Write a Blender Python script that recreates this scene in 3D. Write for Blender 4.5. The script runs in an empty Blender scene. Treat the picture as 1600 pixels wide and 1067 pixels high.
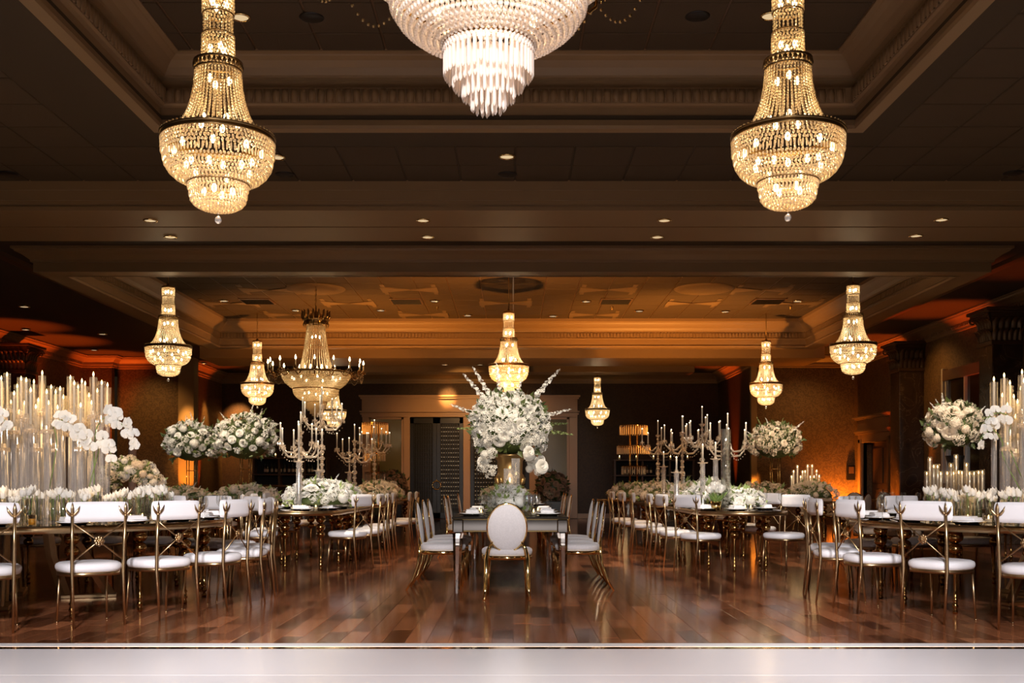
import bpy, math, random
import numpy as np
from mathutils import Vector, Matrix, Euler

random.seed(7)
R = math.radians
PI = math.pi
scene = bpy.context.scene
COL = scene.collection

# ------------------------------------------------------------------ camera, world, lights, exposure
F, CX, CY, CH = 1650.0, 802.0, 755.0, 1.095          # focal length in px, principal point, eye height
cam_d = bpy.data.cameras.new('camera')
cam_d.sensor_width = 36.0
cam_d.lens = 36.0 * F / 1600.0
cam_d.shift_x = (800.0 - CX) / 1600.0
cam_d.shift_y = (CY - 533.5) / 1600.0
cam_d.clip_end = 200
cam = bpy.data.objects.new('camera', cam_d)
COL.objects.link(cam)
cam.location = (0, 0, CH)
cam.rotation_euler = (R(90), 0, 0)
scene.camera = cam

scene.view_settings.view_transform = 'Standard'
scene.view_settings.look = 'None'
scene.view_settings.gamma = 1.0
scene.view_settings.exposure = 0.12
scene.view_settings.use_curve_mapping = False

world = bpy.data.worlds.new('world')
scene.world = world
world.use_nodes = True
bg = world.node_tree.nodes['Background']
bg.inputs[0].default_value = (1.0, 0.62, 0.32, 1)
bg.inputs[1].default_value = 0.012


def lamp(kind, loc, power, color=(1, 1, 1), target=None, size=0.1, angle=60, blend=0.5, spread=180, size_y=None):
    d = bpy.data.lights.new(kind.lower() + '_lamp', kind)
    d.energy = power
    d.color = color
    if kind == 'AREA':
        d.size = size
        if size_y:
            d.shape = 'RECTANGLE'
            d.size_y = size_y
        d.spread = R(spread)
    else:
        d.shadow_soft_size = size
    if kind == 'SPOT':
        d.spot_size = R(angle)
        d.spot_blend = blend
    o = bpy.data.objects.new(kind.lower() + '_lamp', d)
    COL.objects.link(o)
    o.location = loc
    if target is not None:
        o.rotation_euler = (Vector(target) - Vector(loc)).to_track_quat('-Z', 'Y').to_euler()
    return o


WARM = (1.0, 0.72, 0.42)
AMBER = (1.0, 0.36, 0.05)
RED = (1.0, 0.13, 0.01)
# photographer's strobes above and beside the camera, aimed down at the floor and the near tables
lamp('SPOT', (0.0, -1.0, 4.2), 3600, (1, 0.95, 0.95), (0, 9.3, 0.1), 0.3, 42, 0.7)
lamp('SPOT', (-1.2, -1.0, 4.2), 3700, (1, 0.95, 0.97), (-4.0, 8.6, 0.15), 0.3, 40, 0.7)
lamp('SPOT', (1.2, -1.0, 4.2), 3700, (1, 0.95, 0.97), (4.2, 8.6, 0.15), 0.3, 40, 0.7)
lamp('SPOT', (0.0, -0.6, 1.7), 1900, (1, 0.95, 0.90), (0, 12.0, 1.55), 0.2, 11, 0.5)
lamp('SPOT', (0.1, 0.6, 1.4), 50, (1, 0.84, 0.74), (-0.1, 4.5, 3.0), 0.2, 30, 0.5)
# added area fills without a fixture, to brighten the white dance floor
lamp('AREA', (0, 2.5, 4.3), 40, (1, 0.93, 0.92), (0, 3.2, 0), 1.5, spread=110)
lamp('AREA', (0, -5.0, 4.3), 80, (1, 0.93, 0.92), (0, -5.0, 0), 2.5, spread=120)
# pin spots in the ceiling over the tables
PINS = [((-4.4, 9.6, 4.4), (-4.5, 9.8, 0.8), 300, 48, 0), ((4.9, 9.5, 4.4), (5.0, 9.75, 0.8), 280, 48, 0),
        ((-0.05, 9.3, 4.4), (-0.05, 12.7, 1.6), 900, 30, 0),
        ((-2.6, 12.4, 4.15), (-2.5, 13.9, 1.1), 640, 46, 0), ((2.7, 12.4, 4.15), (2.65, 13.9, 1.1), 640, 46, 0),
        ((-2.5, 15.0, 4.4), (-2.5, 16.6, 1.1), 300, 50, 1), ((2.6, 15.0, 4.4), (2.6, 16.6, 1.1), 300, 50, 1),
        ((-2.5, 17.6, 4.7), (-2.4, 18.8, 0.8), 170, 60, 1), ((2.6, 17.6, 4.7), (2.6, 18.8, 0.8), 170, 60, 1),
        ((-0.05, 16.4, 4.7), (0, 18.0, 0.8), 200, 50, 1),
        ((-4.9, 14.5, 4.3), (-4.56, 18.0, 1.75), 900, 22, 0), ((-5.95, 16.7, 4.3), (-5.87, 19.3, 1.75), 560, 26, 0), ((-5.2, 16.4, 4.7), (-5.1, 18.6, 0.8), 200, 40, 1), ((5.0, 17.6, 4.7), (5.18, 20.9, 1.8), 900, 24, 0), ((5.2, 17.8, 4.7), (5.4, 20.6, 0.8), 300, 44, 1),
        ((5.6, 12.7, 4.15), (6.15, 14.7, 1.7), 600, 36, 0), ((-5.4, 12.9, 4.15), (-5.25, 14.6, 1.1), 560, 36, 1)]
for l, t, p, a, w in PINS:
    lamp('SPOT', l, p, ((1.0, 0.84, 0.66), (1.0, 0.66, 0.36))[w], t, 0.06, a, 0.6)
# amber and red uplights standing on the floor along the walls
HOT = (1.0, 0.27, 0.02)
UPS = [((8.7, 28.0, 0.3), (8.85, 28.4, 1.3), 420, HOT, 120), ((6.45, 27.5, 0.15), (6.45, 28.3, 1.0), 1000, AMBER, 15),
       ((8.15, 23.86, 0.15), (8.62, 23.86, 1.2), 420, HOT, 60), ((-8.87, 27.7, 0.15), (-8.87, 28.68, 1.4), 420, (1.0, 0.30, 0.02), 26),
       # narrow red beams up the walls to the crown
       ((-11.05, 25.1, .2), (-11.0, 25.3, 4.5), 1408, RED, 36), ((-11.0, 23.0, .2), (-10.9, 23.0, 4.5), 1144, RED, 34), ((-10.9, 27.8, .2), (-10.75, 28.2, 4.5), 1232, RED, 34),
       ((-8.85, 30.4, .2), (-8.95, 30.6, 4.5), 1056, RED, 32), ((8.7, 25.0, .2), (8.55, 25.3, 4.5), 1232, RED, 34), ((8.55, 20.7, .2), (8.4, 20.9, 4.5), 1012, RED, 36),
       ((6.05, 30.3, .2), (6.2, 30.6, 4.5), 1232, RED, 34), ((8.5, 16.5, .2), (8.4, 16.7, 4.5), 300, RED, 36), ((-10.9, 18.6, .2), (-10.9, 18.8, 4.5), 360, RED, 36),
       # added unseen amber spots that light the middle coffer from below
       ((-0.1, 17.2, 1.0), (0.2, 19.6, 4.8), 3200, (1.0, 0.40, 0.07), 110), ((3.4, 21.5, 0.9), (3.6, 23.2, 4.8), 1300, (1.0, 0.40, 0.07), 100),
       ((-3.6, 21.5, 0.9), (-3.8, 23.2, 4.8), 900, (1.0, 0.40, 0.07), 100)]
for l, t, p, c, a in UPS:
    lamp('SPOT', l, p, c, t, 0.08, a, 0.8)
# washes on the far walls, from ceiling cans
for l, t, p, a in [((7.8, 26.4, 4.1), (7.8, 28.4, 2.0), 75, 90), ((-9.9, 27.0, 4.3), (-9.9, 28.8, 2.0), 115, 90), ((-8.5, 32.0, 4.2), (-8.6, 33, 2.7), 900, 52), ((-8.45, 31.0, 4.2), (-9.1, 31.2, 2.7), 260, 40), ((-8.80, 27.95, 4.3), (-8.86, 28.68, 2.3), 700, 28),
                   ((-2.0, 32.0, 4.35), (-2.05, 33, 3.75), 260, 36), ((8.0, 22.6, 4.3), (9.2, 22.6, 2.2), 60, 110), ((-1.4, 28.6, 4.0), (-1.4, 33, 2.2), 330, 80)]:
    lamp('SPOT', l, p, (1.0, 0.50, 0.14), t, 0.06, a, 0.9)

# ------------------------------------------------------------------ mesh helpers


class MB:
    def __init__(self):
        self.v = []
        self.f = []
        self.s = []
        self.n = 0

    def add(self, verts, faces, smooth=True, M=None):
        verts = np.asarray(verts, dtype=float).reshape(-1, 3)
        if M is not None:
            m = np.array(M)
            verts = verts @ m[:3, :3].T + m[:3, 3]
        self.v.append(verts)
        n = self.n
        self.f.extend([tuple(i + n for i in f) for f in faces])
        self.s.extend([smooth] * len(faces))
        self.n += len(verts)
        return self

    def box(self, x0, x1, y0, y1, z0, z1, b=0.0, M=None):
        if b <= 0:
            v = [(x0, y0, z0), (x1, y0, z0), (x1, y1, z0), (x0, y1, z0), (x0, y0, z1), (x1, y0, z1), (x1, y1, z1), (x0, y1, z1)]
            f = [(0, 3, 2, 1), (4, 5, 6, 7), (0, 1, 5, 4), (1, 2, 6, 5), (2, 3, 7, 6), (3, 0, 4, 7)]
            return self.add(v, f, False, M)
        xs, ys, zs = (x0, x1), (y0, y1), (z0, z1)
        v, idx = [], {}
        for i in (0, 1):
            for j in (0, 1):
                for k in (0, 1):
                    sx, sy, sz = (b if i == 0 else -b), (b if j == 0 else -b), (b if k == 0 else -b)
                    p = (xs[i], ys[j], zs[k])
                    idx[i, j, k, 0] = len(v); v.append((p[0], p[1] + sy, p[2] + sz))
                    idx[i, j, k, 1] = len(v); v.append((p[0] + sx, p[1], p[2] + sz))
                    idx[i, j, k, 2] = len(v); v.append((p[0] + sx, p[1] + sy, p[2]))
        f = []
        q = [(0, 0), (1, 0), (1, 1), (0, 1)]
        for s in (0, 1):
            a = [idx[s, j, k, 0] for j, k in q]; f.append(tuple(a if s else a[::-1]))
            a = [idx[i, s, k, 1] for i, k in q]; f.append(tuple(a[::-1] if s else a))
            a = [idx[i, j, s, 2] for i, j in q]; f.append(tuple(a if s else a[::-1]))
        for s in (0, 1):
            for t in (0, 1):
                f.append((idx[0, s, t, 1], idx[1, s, t, 1], idx[1, s, t, 2], idx[0, s, t, 2]))
                f.append((idx[s, 0, t, 0], idx[s, 1, t, 0], idx[s, 1, t, 2], idx[s, 0, t, 2]))
                f.append((idx[s, t, 0, 0], idx[s, t, 1, 0], idx[s, t, 1, 1], idx[s, t, 0, 1]))
        for i in (0, 1):
            for j in (0, 1):
                for k in (0, 1):
                    f.append((idx[i, j, k, 0], idx[i, j, k, 1], idx[i, j, k, 2]))
        return self.add(v, f, False, M)

    def tube(self, pts, rad, n=8, cap=True, M=None, smooth=True, flat=1.0):
        pts = [Vector(p) for p in pts]
        m = len(pts)
        if not hasattr(rad, '__len__'):
            rad = [rad] * m
        v, f = [], []
        up = None
        for i, p in enumerate(pts):
            t = (pts[min(i + 1, m - 1)] - pts[max(i - 1, 0)]).normalized()
            if up is None:
                a = Vector((0, 1, 0)) if abs(t.y) < 0.9 else Vector((1, 0, 0))
            else:
                a = up
            u = t.cross(a).normalized()
            w = u.cross(t).normalized()
            up = w
            for k in range(n):
                an = 2 * PI * k / n
                v.append(p + (u * math.cos(an) + w * (math.sin(an) * flat)) * rad[i])
        for i in range(m - 1):
            for k in range(n):
                f.append((i * n + k, (i + 1) * n + k, (i + 1) * n + (k + 1) % n, i * n + (k + 1) % n))
        if cap:
            f.append(tuple(range(n)))
            f.append(tuple(range((m - 1) * n, m * n))[::-1])
        return self.add(v, f, smooth, M)

    def lathe(self, prof, n=16, c=(0, 0, 0), M=None, smooth=True, cap=True, ex=1.0, ey=1.0, close=False):
        v, f = [], []
        m = len(prof)
        for r, z in prof:
            for k in range(n):
                a = 2 * PI * k / n
                v.append((c[0] + r * math.cos(a) * ex, c[1] + r * math.sin(a) * ey, c[2] + z))
        rng = range(m) if close else range(m - 1)
        for i in rng:
            j = (i + 1) % m
            for k in range(n):
                f.append((i * n + k, i * n + (k + 1) % n, j * n + (k + 1) % n, j * n + k))
        if cap and not close:
            if prof[0][0] > 1e-6:
                f.append(tuple(range(n))[::-1])
            if prof[-1][0] > 1e-6:
                f.append(tuple(range((m - 1) * n, m * n)))
        return self.add(v, f, smooth, M)

    def ell(self, c, r, n=8, m=5, smooth=True, M=None):
        if not hasattr(r, '__len__'):
            r = (r, r, r)
        v = [(c[0], c[1], c[2] - r[2])]
        for i in range(1, m):
            a = -PI / 2 + PI * i / m
            for k in range(n):
                b = 2 * PI * k / n
                v.append((c[0] + r[0] * math.cos(a) * math.cos(b), c[1] + r[1] * math.cos(a) * math.sin(b), c[2] + r[2] * math.sin(a)))
        v.append((c[0], c[1], c[2] + r[2]))
        f = [(0, 1 + (k + 1) % n, 1 + k) for k in range(n)]
        for i in range(m - 2):
            for k in range(n):
                a, b = 1 + i * n + k, 1 + i * n + (k + 1) % n
                f.append((a, b, b + n, a + n))
        L = len(v) - 1
        o = 1 + (m - 2) * n
        f += [(o + k, o + (k + 1) % n, L) for k in range(n)]
        return self.add(v, f, smooth, M)

    def prism(self, outline, z0, z1, M=None, smooth=False, dome=0.0, inset=0.0):
        """extruded outline (list of xy); dome > 0 gives a soft rounded top and edge"""
        n = len(outline)
        o = np.array(outline, dtype=float)
        c = o.mean(axis=0)
        if dome <= 0:
            lay = [(1.0, z0), (1.0, z1)]
        else:
            h = z1 - z0
            lay = [(1 - inset, z0), (1.0, z0 + h * 0.3), (1.0, z0 + h * 0.55), (0.97, z0 + h * 0.75), (0.88, z0 + h * 0.9), (0.6, z0 + h * (0.98)), (0.25, z1)]
        v, f = [], []
        for s, z in lay:
            for p in o:
                q = c + (p - c) * s
                v.append((q[0], q[1], z))
        for i in range(len(lay) - 1):
            for k in range(n):
                f.append((i * n + k, i * n + (k + 1) % n, (i + 1) * n + (k + 1) % n, (i + 1) * n + k))
        f.append(tuple(range(n))[::-1])
        f.append(tuple(range((len(lay) - 1) * n, len(lay) * n)))
        self.add(v, f, smooth, M)
        return self

    def sweep(self, path, prof, closed=False):
        """profile (u,z): u to the left of the walking direction; mitred corners"""
        m = len(path)
        pts = [Vector((p[0], p[1])) for p in path]
        v, f = [], []
        k = len(prof)
        for i in range(m):
            a = pts[i - 1] if (i > 0 or closed) else None
            b = pts[(i + 1) % m] if (i < m - 1 or closed) else None
            d1 = (pts[i] - a).normalized() if a is not None else None
            d2 = (b - pts[i]).normalized() if b is not None else None
            d1 = d1 or d2
            d2 = d2 or d1
            n1, n2 = Vector((-d1.y, d1.x)), Vector((-d2.y, d2.x))
            nn = (n1 + n2)
            nn = nn / max(0.2, nn.dot(n1))
            for u, z in prof:
                v.append((pts[i].x + nn.x * u, pts[i].y + nn.y * u, z))
        for i in range(m if closed else m - 1):
            j = (i + 1) % m
            for q in range(k - 1):
                f.append((i * k + q, j * k + q, j * k + q + 1, i * k + q + 1))
        return self.add(v, f, False)

    def mesh(self, name, mat=None):
        me = bpy.data.meshes.new(name)
        v = np.concatenate(self.v) if self.v else np.zeros((0, 3))
        me.from_pydata(v.tolist(), [], self.f)
        me.polygons.foreach_set('use_smooth', self.s)
        if mat:
            me.materials.append(mat)
        me.update()
        return me

    def build(self, name, mat=None, parent=None, loc=None):
        return put(name, self.mesh(name, mat), parent, loc)


def put(name, me, parent=None, loc=None, rot=None, scale=None):
    o = bpy.data.objects.new(name, me)
    COL.objects.link(o)
    if parent is not None:
        o.parent = parent
    if loc is not None:
        o.location = loc
    if rot is not None:
        o.rotation_euler = rot
    if scale is not None:
        o.scale = (scale,) * 3 if not hasattr(scale, '__len__') else scale
    return o


def tag(o, label=None, cat=None, group=None, kind=None):
    if label:
        o['label'] = label
    if cat:
        o['category'] = cat
    if group:
        o['group'] = group
    if kind:
        o['kind'] = kind
    return o


def stuff(o):
    o['kind'] = 'stuff'
    return o


def thing(name, label, cat, loc=(0, 0, 0), rz=0.0, group=None):
    o = bpy.data.objects.new(name, None)
    o.empty_display_size = 0.1
    COL.objects.link(o)
    o.location = loc
    o.rotation_euler = (0, 0, rz)
    return tag(o, label, cat, group)


KIDS = {}


def kids(o):
    if o.name not in KIDS:
        KIDS[o.name] = list(o.children)
    return KIDS[o.name]


def dup(o, loc=None, rz=None, label=None, group=None, scale=None, parent=None):
    c = o.copy()
    COL.objects.link(c)
    if parent is not None:
        c.parent = parent
    if loc is not None:
        c.location = loc
    if rz is not None:
        c.rotation_euler = (0, 0, rz)
    if scale is not None:
        c.scale = (scale,) * 3
    if label:
        c['label'] = label
    if group:
        c['group'] = group
    for ch in kids(o):
        dup(ch, parent=c)
    return c


def px_of(o):
    p = o.location
    return CX + F * p.x / p.y


def at(px, py, d):
    return Vector(((px - CX) * d / F, d, CH + (CY - py) * d / F))


ORD = ['leftmost', 'second from left', 'third from left', 'fourth from left', 'fifth from left', 'sixth from left', 'seventh from left', 'eighth from left',
       'ninth from left', 'tenth from left', 'eleventh from left', 'twelfth from left']
NUMW = ['', 'first', 'second', 'third', 'fourth', 'fifth', 'sixth', 'seventh', 'eighth', 'ninth', 'tenth', 'eleventh', 'twelfth', 'thirteenth', 'fourteenth', 'fifteenth',
        'sixteenth', 'seventeenth', 'eighteenth', 'nineteenth', 'twentieth', 'twenty-first', 'twenty-second', 'twenty-third', 'twenty-fourth', 'twenty-fifth', 'twenty-sixth',
        'twenty-seventh', 'twenty-eighth', 'twenty-ninth', 'thirtieth']


NUMW2 = [''] + ['thirty-' + w for w in NUMW[1:10]] + ['fortieth'] + ['forty-' + w for w in NUMW[1:10]] + ['fiftieth'] + ['fifty-' + w for w in NUMW[1:10]]


def ordinal(objs, fmt, group=None, key=None):
    """fmt with {} for the ordinal counted from the left of the photograph"""
    s = sorted(objs, key=key or px_of)
    for i, o in enumerate(s):
        w = 'leftmost' if i == 0 else ('rightmost' if i == len(s) - 1 else (NUMW[i + 1] if i < 30 else NUMW2[i + 1 - 30]) + ' from left')
        if len(s) == 1:
            w = 'lone'
        o['label'] = fmt.format(w)
        if group:
            o['group'] = group


# ------------------------------------------------------------------ materials
def new_mat(name):
    m = bpy.data.materials.new(name)
    m.use_nodes = True
    nt = m.node_tree
    return m, nt, nt.nodes['Principled BSDF'], nt.nodes['Material Output']


def nd(nt, kind, **kw):
    n = nt.nodes.new(kind)
    for k, v in kw.items():
        setattr(n, k, v)
    return n


def plain(name, col, rough=0.5, metal=0.0, spec=0.5, var=0.0, vscale=8.0, bump=0.0, bscale=60.0, coat=0.0, sheen=0.0, trans=0.0):
    m, nt, p, out = new_mat(name)
    p.inputs['Base Color'].default_value = (*col, 1)
    p.inputs['Roughness'].default_value = rough
    p.inputs['Metallic'].default_value = metal
    p.inputs['Specular IOR Level'].default_value = spec
    if coat:
        p.inputs['Coat Weight'].default_value = coat
        p.inputs['Coat Roughness'].default_value = 0.05
    if sheen:
        p.inputs['Sheen Weight'].default_value = sheen
    tc = nd(nt, 'ShaderNodeTexCoord')
    if var > 0:
        nz = nd(nt, 'ShaderNodeTexNoise')
        nz.inputs['Scale'].default_value = vscale
        nz.inputs['Detail'].default_value = 3
        nt.links.new(tc.outputs['Object'], nz.inputs['Vector'])
        mx = nd(nt, 'ShaderNodeMix', data_type='RGBA')
        mx.inputs[6].default_value = (*[c * (1 - var) for c in col], 1)
        mx.inputs[7].default_value = (*[min(1, c * (1 + var)) for c in col], 1)
        nt.links.new(nz.outputs['Fac'], mx.inputs[0])
        nt.links.new(mx.outputs[2], p.inputs['Base Color'])
    if bump > 0:
        nb = nd(nt, 'ShaderNodeTexNoise')
        nb.inputs['Scale'].default_value = bscale
        nt.links.new(tc.outputs['Object'], nb.inputs['Vector'])
        b = nd(nt, 'ShaderNodeBump')
        b.inputs['Strength'].default_value = bump
        b.inputs['Distance'].default_value = 0.01
        nt.links.new(nb.outputs['Fac'], b.inputs['Height'])
        nt.links.new(b.outputs['Normal'], p.inputs['Normal'])
    return m


def emit(name, col, strength):
    m, nt, p, out = new_mat(name)
    e = nd(nt, 'ShaderNodeEmission')
    e.inputs[0].default_value = (*col, 1)
    e.inputs[1].default_value = strength
    nt.links.new(e.outputs[0], out.inputs[0])
    m.cycles.emission_sampling = 'NONE'
    return m


def thin_glass(name, tint=(0.97, 0.98, 0.99), refl=0.06, rough=0.02, edge=0.8):
    m, nt, p, out = new_mat(name)
    t = nd(nt, 'ShaderNodeBsdfTransparent')
    t.inputs[0].default_value = (*tint, 1)
    g = nd(nt, 'ShaderNodeBsdfGlossy')
    g.inputs['Roughness'].default_value = rough
    lw = nd(nt, 'ShaderNodeLayerWeight')
    lw.inputs[0].default_value = 0.35
    mr = nd(nt, 'ShaderNodeMapRange')
    mr.inputs[3].default_value = refl
    mr.inputs[4].default_value = edge
    nt.links.new(lw.outputs['Facing'], mr.inputs[0])
    mx = nd(nt, 'ShaderNodeMixShader')
    nt.links.new(mr.outputs[0], mx.inputs[0])
    nt.links.new(t.outputs[0], mx.inputs[1])
    nt.links.new(g.outputs[0], mx.inputs[2])
    nt.links.new(mx.outputs[0], out.inputs[0])
    return m


def crystal(name, col=(1, 0.93, 0.82), gloss=0.4, clear=0.25, trans=0.6, rough=0.12):
    m, nt, p, out = new_mat(name)
    tr = nd(nt, 'ShaderNodeBsdfTranslucent')
    tr.inputs[0].default_value = (*col, 1)
    df = nd(nt, 'ShaderNodeBsdfDiffuse')
    df.inputs[0].default_value = (*col, 1)
    a = nd(nt, 'ShaderNodeMixShader')
    a.inputs[0].default_value = 1 - trans
    nt.links.new(tr.outputs[0], a.inputs[1])
    nt.links.new(df.outputs[0], a.inputs[2])
    g = nd(nt, 'ShaderNodeBsdfGlossy')
    g.inputs['Roughness'].default_value = rough
    g.inputs[0].default_value = (*[min(1, c * 1.05) for c in col], 1)
    b = nd(nt, 'ShaderNodeMixShader')
    b.inputs[0].default_value = gloss
    nt.links.new(a.outputs[0], b.inputs[1])
    nt.links.new(g.outputs[0], b.inputs[2])
    t = nd(nt, 'ShaderNodeBsdfTransparent')
    c = nd(nt, 'ShaderNodeMixShader')
    c.inputs[0].default_value = clear
    nt.links.new(b.outputs[0], c.inputs[1])
    nt.links.new(t.outputs[0], c.inputs[2])
    nt.links.new(c.outputs[0], out.inputs[0])
    return m


def petal_mat(name, col, trans=0.35):
    m, nt, p, out = new_mat(name)
    tc = nd(nt, 'ShaderNodeTexCoord')
    nz = nd(nt, 'ShaderNodeTexNoise')
    nz.inputs['Scale'].default_value = 30
    nt.links.new(tc.outputs['Object'], nz.inputs['Vector'])
    mx = nd(nt, 'ShaderNodeMix', data_type='RGBA')
    mx.inputs[6].default_value = (*[c * 0.86 for c in col], 1)
    mx.inputs[7].default_value = (*col, 1)
    nt.links.new(nz.outputs['Fac'], mx.inputs[0])
    d = nd(nt, 'ShaderNodeBsdfDiffuse')
    t = nd(nt, 'ShaderNodeBsdfTranslucent')
    nt.links.new(mx.outputs[2], d.inputs[0])
    nt.links.new(mx.outputs[2], t.inputs[0])
    s = nd(nt, 'ShaderNodeMixShader')
    s.inputs[0].default_value = trans
    nt.links.new(d.outputs[0], s.inputs[1])
    nt.links.new(t.outputs[0], s.inputs[2])
    nt.links.new(s.outputs[0], out.inputs[0])
    return m


def wood_floor():
    m, nt, p, out = new_mat('wood_floor')
    tc = nd(nt, 'ShaderNodeTexCoord')
    mp = nd(nt, 'ShaderNodeMapping')
    mp.inputs['Scale'].default_value = (26, 1.6, 26)
    nz = nd(nt, 'ShaderNodeTexNoise')
    nz.inputs['Scale'].default_value = 2.2
    nz.inputs['Detail'].default_value = 5
    nz.inputs['Distortion'].default_value = 0.6
    nt.links.new(tc.outputs['Object'], mp.inputs[0])
    at_ = nd(nt, 'ShaderNodeAttribute', attribute_name='tone')
    oi = nd(nt, 'ShaderNodeObjectInfo')
    ad = nd(nt, 'ShaderNodeVectorMath', operation='ADD')
    nt.links.new(mp.outputs[0], ad.inputs[0])
    cb = nd(nt, 'ShaderNodeCombineXYZ')
    mm = nd(nt, 'ShaderNodeMath', operation='MULTIPLY')
    mm.inputs[1].default_value = 40
    nt.links.new(oi.outputs['Random'], mm.inputs[0])
    nt.links.new(mm.outputs[0], cb.inputs[1])
    nt.links.new(cb.outputs[0], ad.inputs[1])
    nt.links.new(ad.outputs[0], nz.inputs['Vector'])
    cr = nd(nt, 'ShaderNodeValToRGB')
    cr.color_ramp.elements[0].position = 0.0
    cr.color_ramp.elements[0].color = (0.075, 0.024, 0.010, 1)
    cr.color_ramp.elements[1].position = 1.0
    cr.color_ramp.elements[1].color = (0.50, 0.185, 0.080, 1)
    e = cr.color_ramp.elements.new(0.5)
    e.color = (0.26, 0.092, 0.040, 1)
    s = nd(nt, 'ShaderNodeMath', operation='MULTIPLY_ADD')
    s.inputs[1].default_value = 0.75
    nt.links.new(nz.outputs['Fac'], s.inputs[0])
    s2 = nd(nt, 'ShaderNodeMath', operation='SUBTRACT')
    s2.inputs[1].default_value = 0.32
    nt.links.new(at_.outputs['Fac'], s2.inputs[0])
    nt.links.new(s2.outputs[0], s.inputs[2])
    nt.links.new(s.outputs[0], cr.inputs[0])
    nt.links.new(cr.outputs[0], p.inputs['Base Color'])
    p.inputs['Roughness'].default_value = 0.13
    p.inputs['Specular IOR Level'].default_value = 0.55
    b = nd(nt, 'ShaderNodeBump')
    b.inputs['Strength'].default_value = 0.05
    b.inputs['Distance'].default_value = 0.004
    nt.links.new(nz.outputs['Fac'], b.inputs['Height'])
    nt.links.new(b.outputs['Normal'], p.inputs['Normal'])
    return m


def damask(name, a, b, scale=9.0):
    m, nt, p, out = new_mat(name)
    tc = nd(nt, 'ShaderNodeTexCoord')
    nz = nd(nt, 'ShaderNodeTexNoise')
    nz.inputs['Scale'].default_value = scale
    nz.inputs['Detail'].default_value = 1
    nz.inputs['Distortion'].default_value = 2.5
    nt.links.new(tc.outputs['Object'], nz.inputs['Vector'])
    cr = nd(nt, 'ShaderNodeValToRGB')
    cr.color_ramp.elements[0].position = 0.46
    cr.color_ramp.elements[0].color = (*a, 1)
    cr.color_ramp.elements[1].position = 0.56
    cr.color_ramp.elements[1].color = (*b, 1)
    nt.links.new(nz.outputs['Fac'], cr.inputs[0])
    nt.links.new(cr.outputs[0], p.inputs['Base Color'])
    p.inputs['Roughness'].default_value = 0.6
    bp = nd(nt, 'ShaderNodeBump')
    bp.inputs['Strength'].default_value = 0.3
    bp.inputs['Distance'].default_value = 0.01
    nt.links.new(nz.outputs['Fac'], bp.inputs['Height'])
    nt.links.new(bp.outputs['Normal'], p.inputs['Normal'])
    return m


def marble(name):
    m, nt, p, out = new_mat(name)
    tc = nd(nt, 'ShaderNodeTexCoord')
    nz = nd(nt, 'ShaderNodeTexNoise')
    nz.inputs['Scale'].default_value = 2.2
    nz.inputs['Detail'].default_value = 7
    nz.inputs['Distortion'].default_value = 1.4
    nt.links.new(tc.outputs['Object'], nz.inputs['Vector'])
    cr = nd(nt, 'ShaderNodeValToRGB')
    el = cr.color_ramp.elements
    el[0].position, el[0].color = 0.35, (0.028, 0.016, 0.010, 1)
    el[1].position, el[1].color = 0.72, (0.055, 0.030, 0.016, 1)
    for pos, c in ((0.50, (0.045, 0.025, 0.014, 1)), (0.515, (0.11, 0.07, 0.04, 1)), (0.53, (0.04, 0.022, 0.012, 1))):
        e = el.new(pos)
        e.color = c
    nt.links.new(nz.outputs['Fac'], cr.inputs[0])
    nt.links.new(cr.outputs[0], p.inputs['Base Color'])
    p.inputs['Roughness'].default_value = 0.2
    return m


M = {}
M['floor'] = wood_floor()
M['white_floor'] = plain('white_floor', (0.84, 0.81, 0.83), 0.22, var=0.03, vscale=1.5)
M['white_edge'] = plain('white_edge', (0.8, 0.78, 0.78), 0.35)
M['gold_strip'] = plain('gold_strip', (0.80, 0.50, 0.15), 0.08, 1.0)
M['ceil'] = plain('ceiling_paint', (0.050, 0.029, 0.012), 0.8, var=0.08, vscale=1.2)
M['tile'] = plain('ceiling_tile', (0.064, 0.037, 0.016), 0.85, var=0.08, vscale=3, bump=0.25, bscale=90)
M['tile_dark'] = plain('ceiling_ornament', (0.17, 0.105, 0.052), 0.8)
M['tile_pale'] = plain('ceiling_ornament_pale', (0.15, 0.092, 0.046), 0.8)
M['trim'] = plain('painted_trim', (0.25, 0.150, 0.072), 0.5, var=0.06, vscale=4)
M['trim_dark'] = plain('dark_wood_trim', (0.10, 0.05, 0.022), 0.4, var=0.2, vscale=6)
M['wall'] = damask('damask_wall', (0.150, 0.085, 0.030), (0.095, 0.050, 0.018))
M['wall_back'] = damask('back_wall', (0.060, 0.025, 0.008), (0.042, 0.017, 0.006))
M['pilaster'] = plain('pilaster_lit_tone', (0.34, 0.22, 0.10), 0.6)  # light on the pilasters put into the colour: paler than the damask
M['marble'] = marble('dark_marble')
M['capital'] = plain('capital_bronze', (0.09, 0.05, 0.022), 0.35, 0.4, var=0.25, vscale=14)
M['brass'] = plain('antique_brass', (0.50, 0.345, 0.185), 0.30, 1.0, var=0.12, vscale=20)
M['gold'] = plain('polished_gold', (0.90, 0.66, 0.30), 0.07, 1.0)
M['darkgold'] = plain('dark_gold', (0.40, 0.23, 0.08), 0.14, 1.0)
M['ringmetal'] = plain('bronze_ring', (0.30, 0.19, 0.08), 0.3, 1.0)
M['silver'] = plain('silver', (0.78, 0.77, 0.75), 0.12, 1.0)
M['mirror'] = plain('mirror', (0.80, 0.76, 0.70), 0.03, 1.0)
M['tabletop'] = plain('mirror_top', (0.52, 0.42, 0.32), 0.06, 1.0)
M['blackmetal'] = plain('black_metal', (0.012, 0.010, 0.009), 0.35, 0.3)
M['black'] = plain('black_matte', (0.008, 0.006, 0.005), 0.7)
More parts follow.
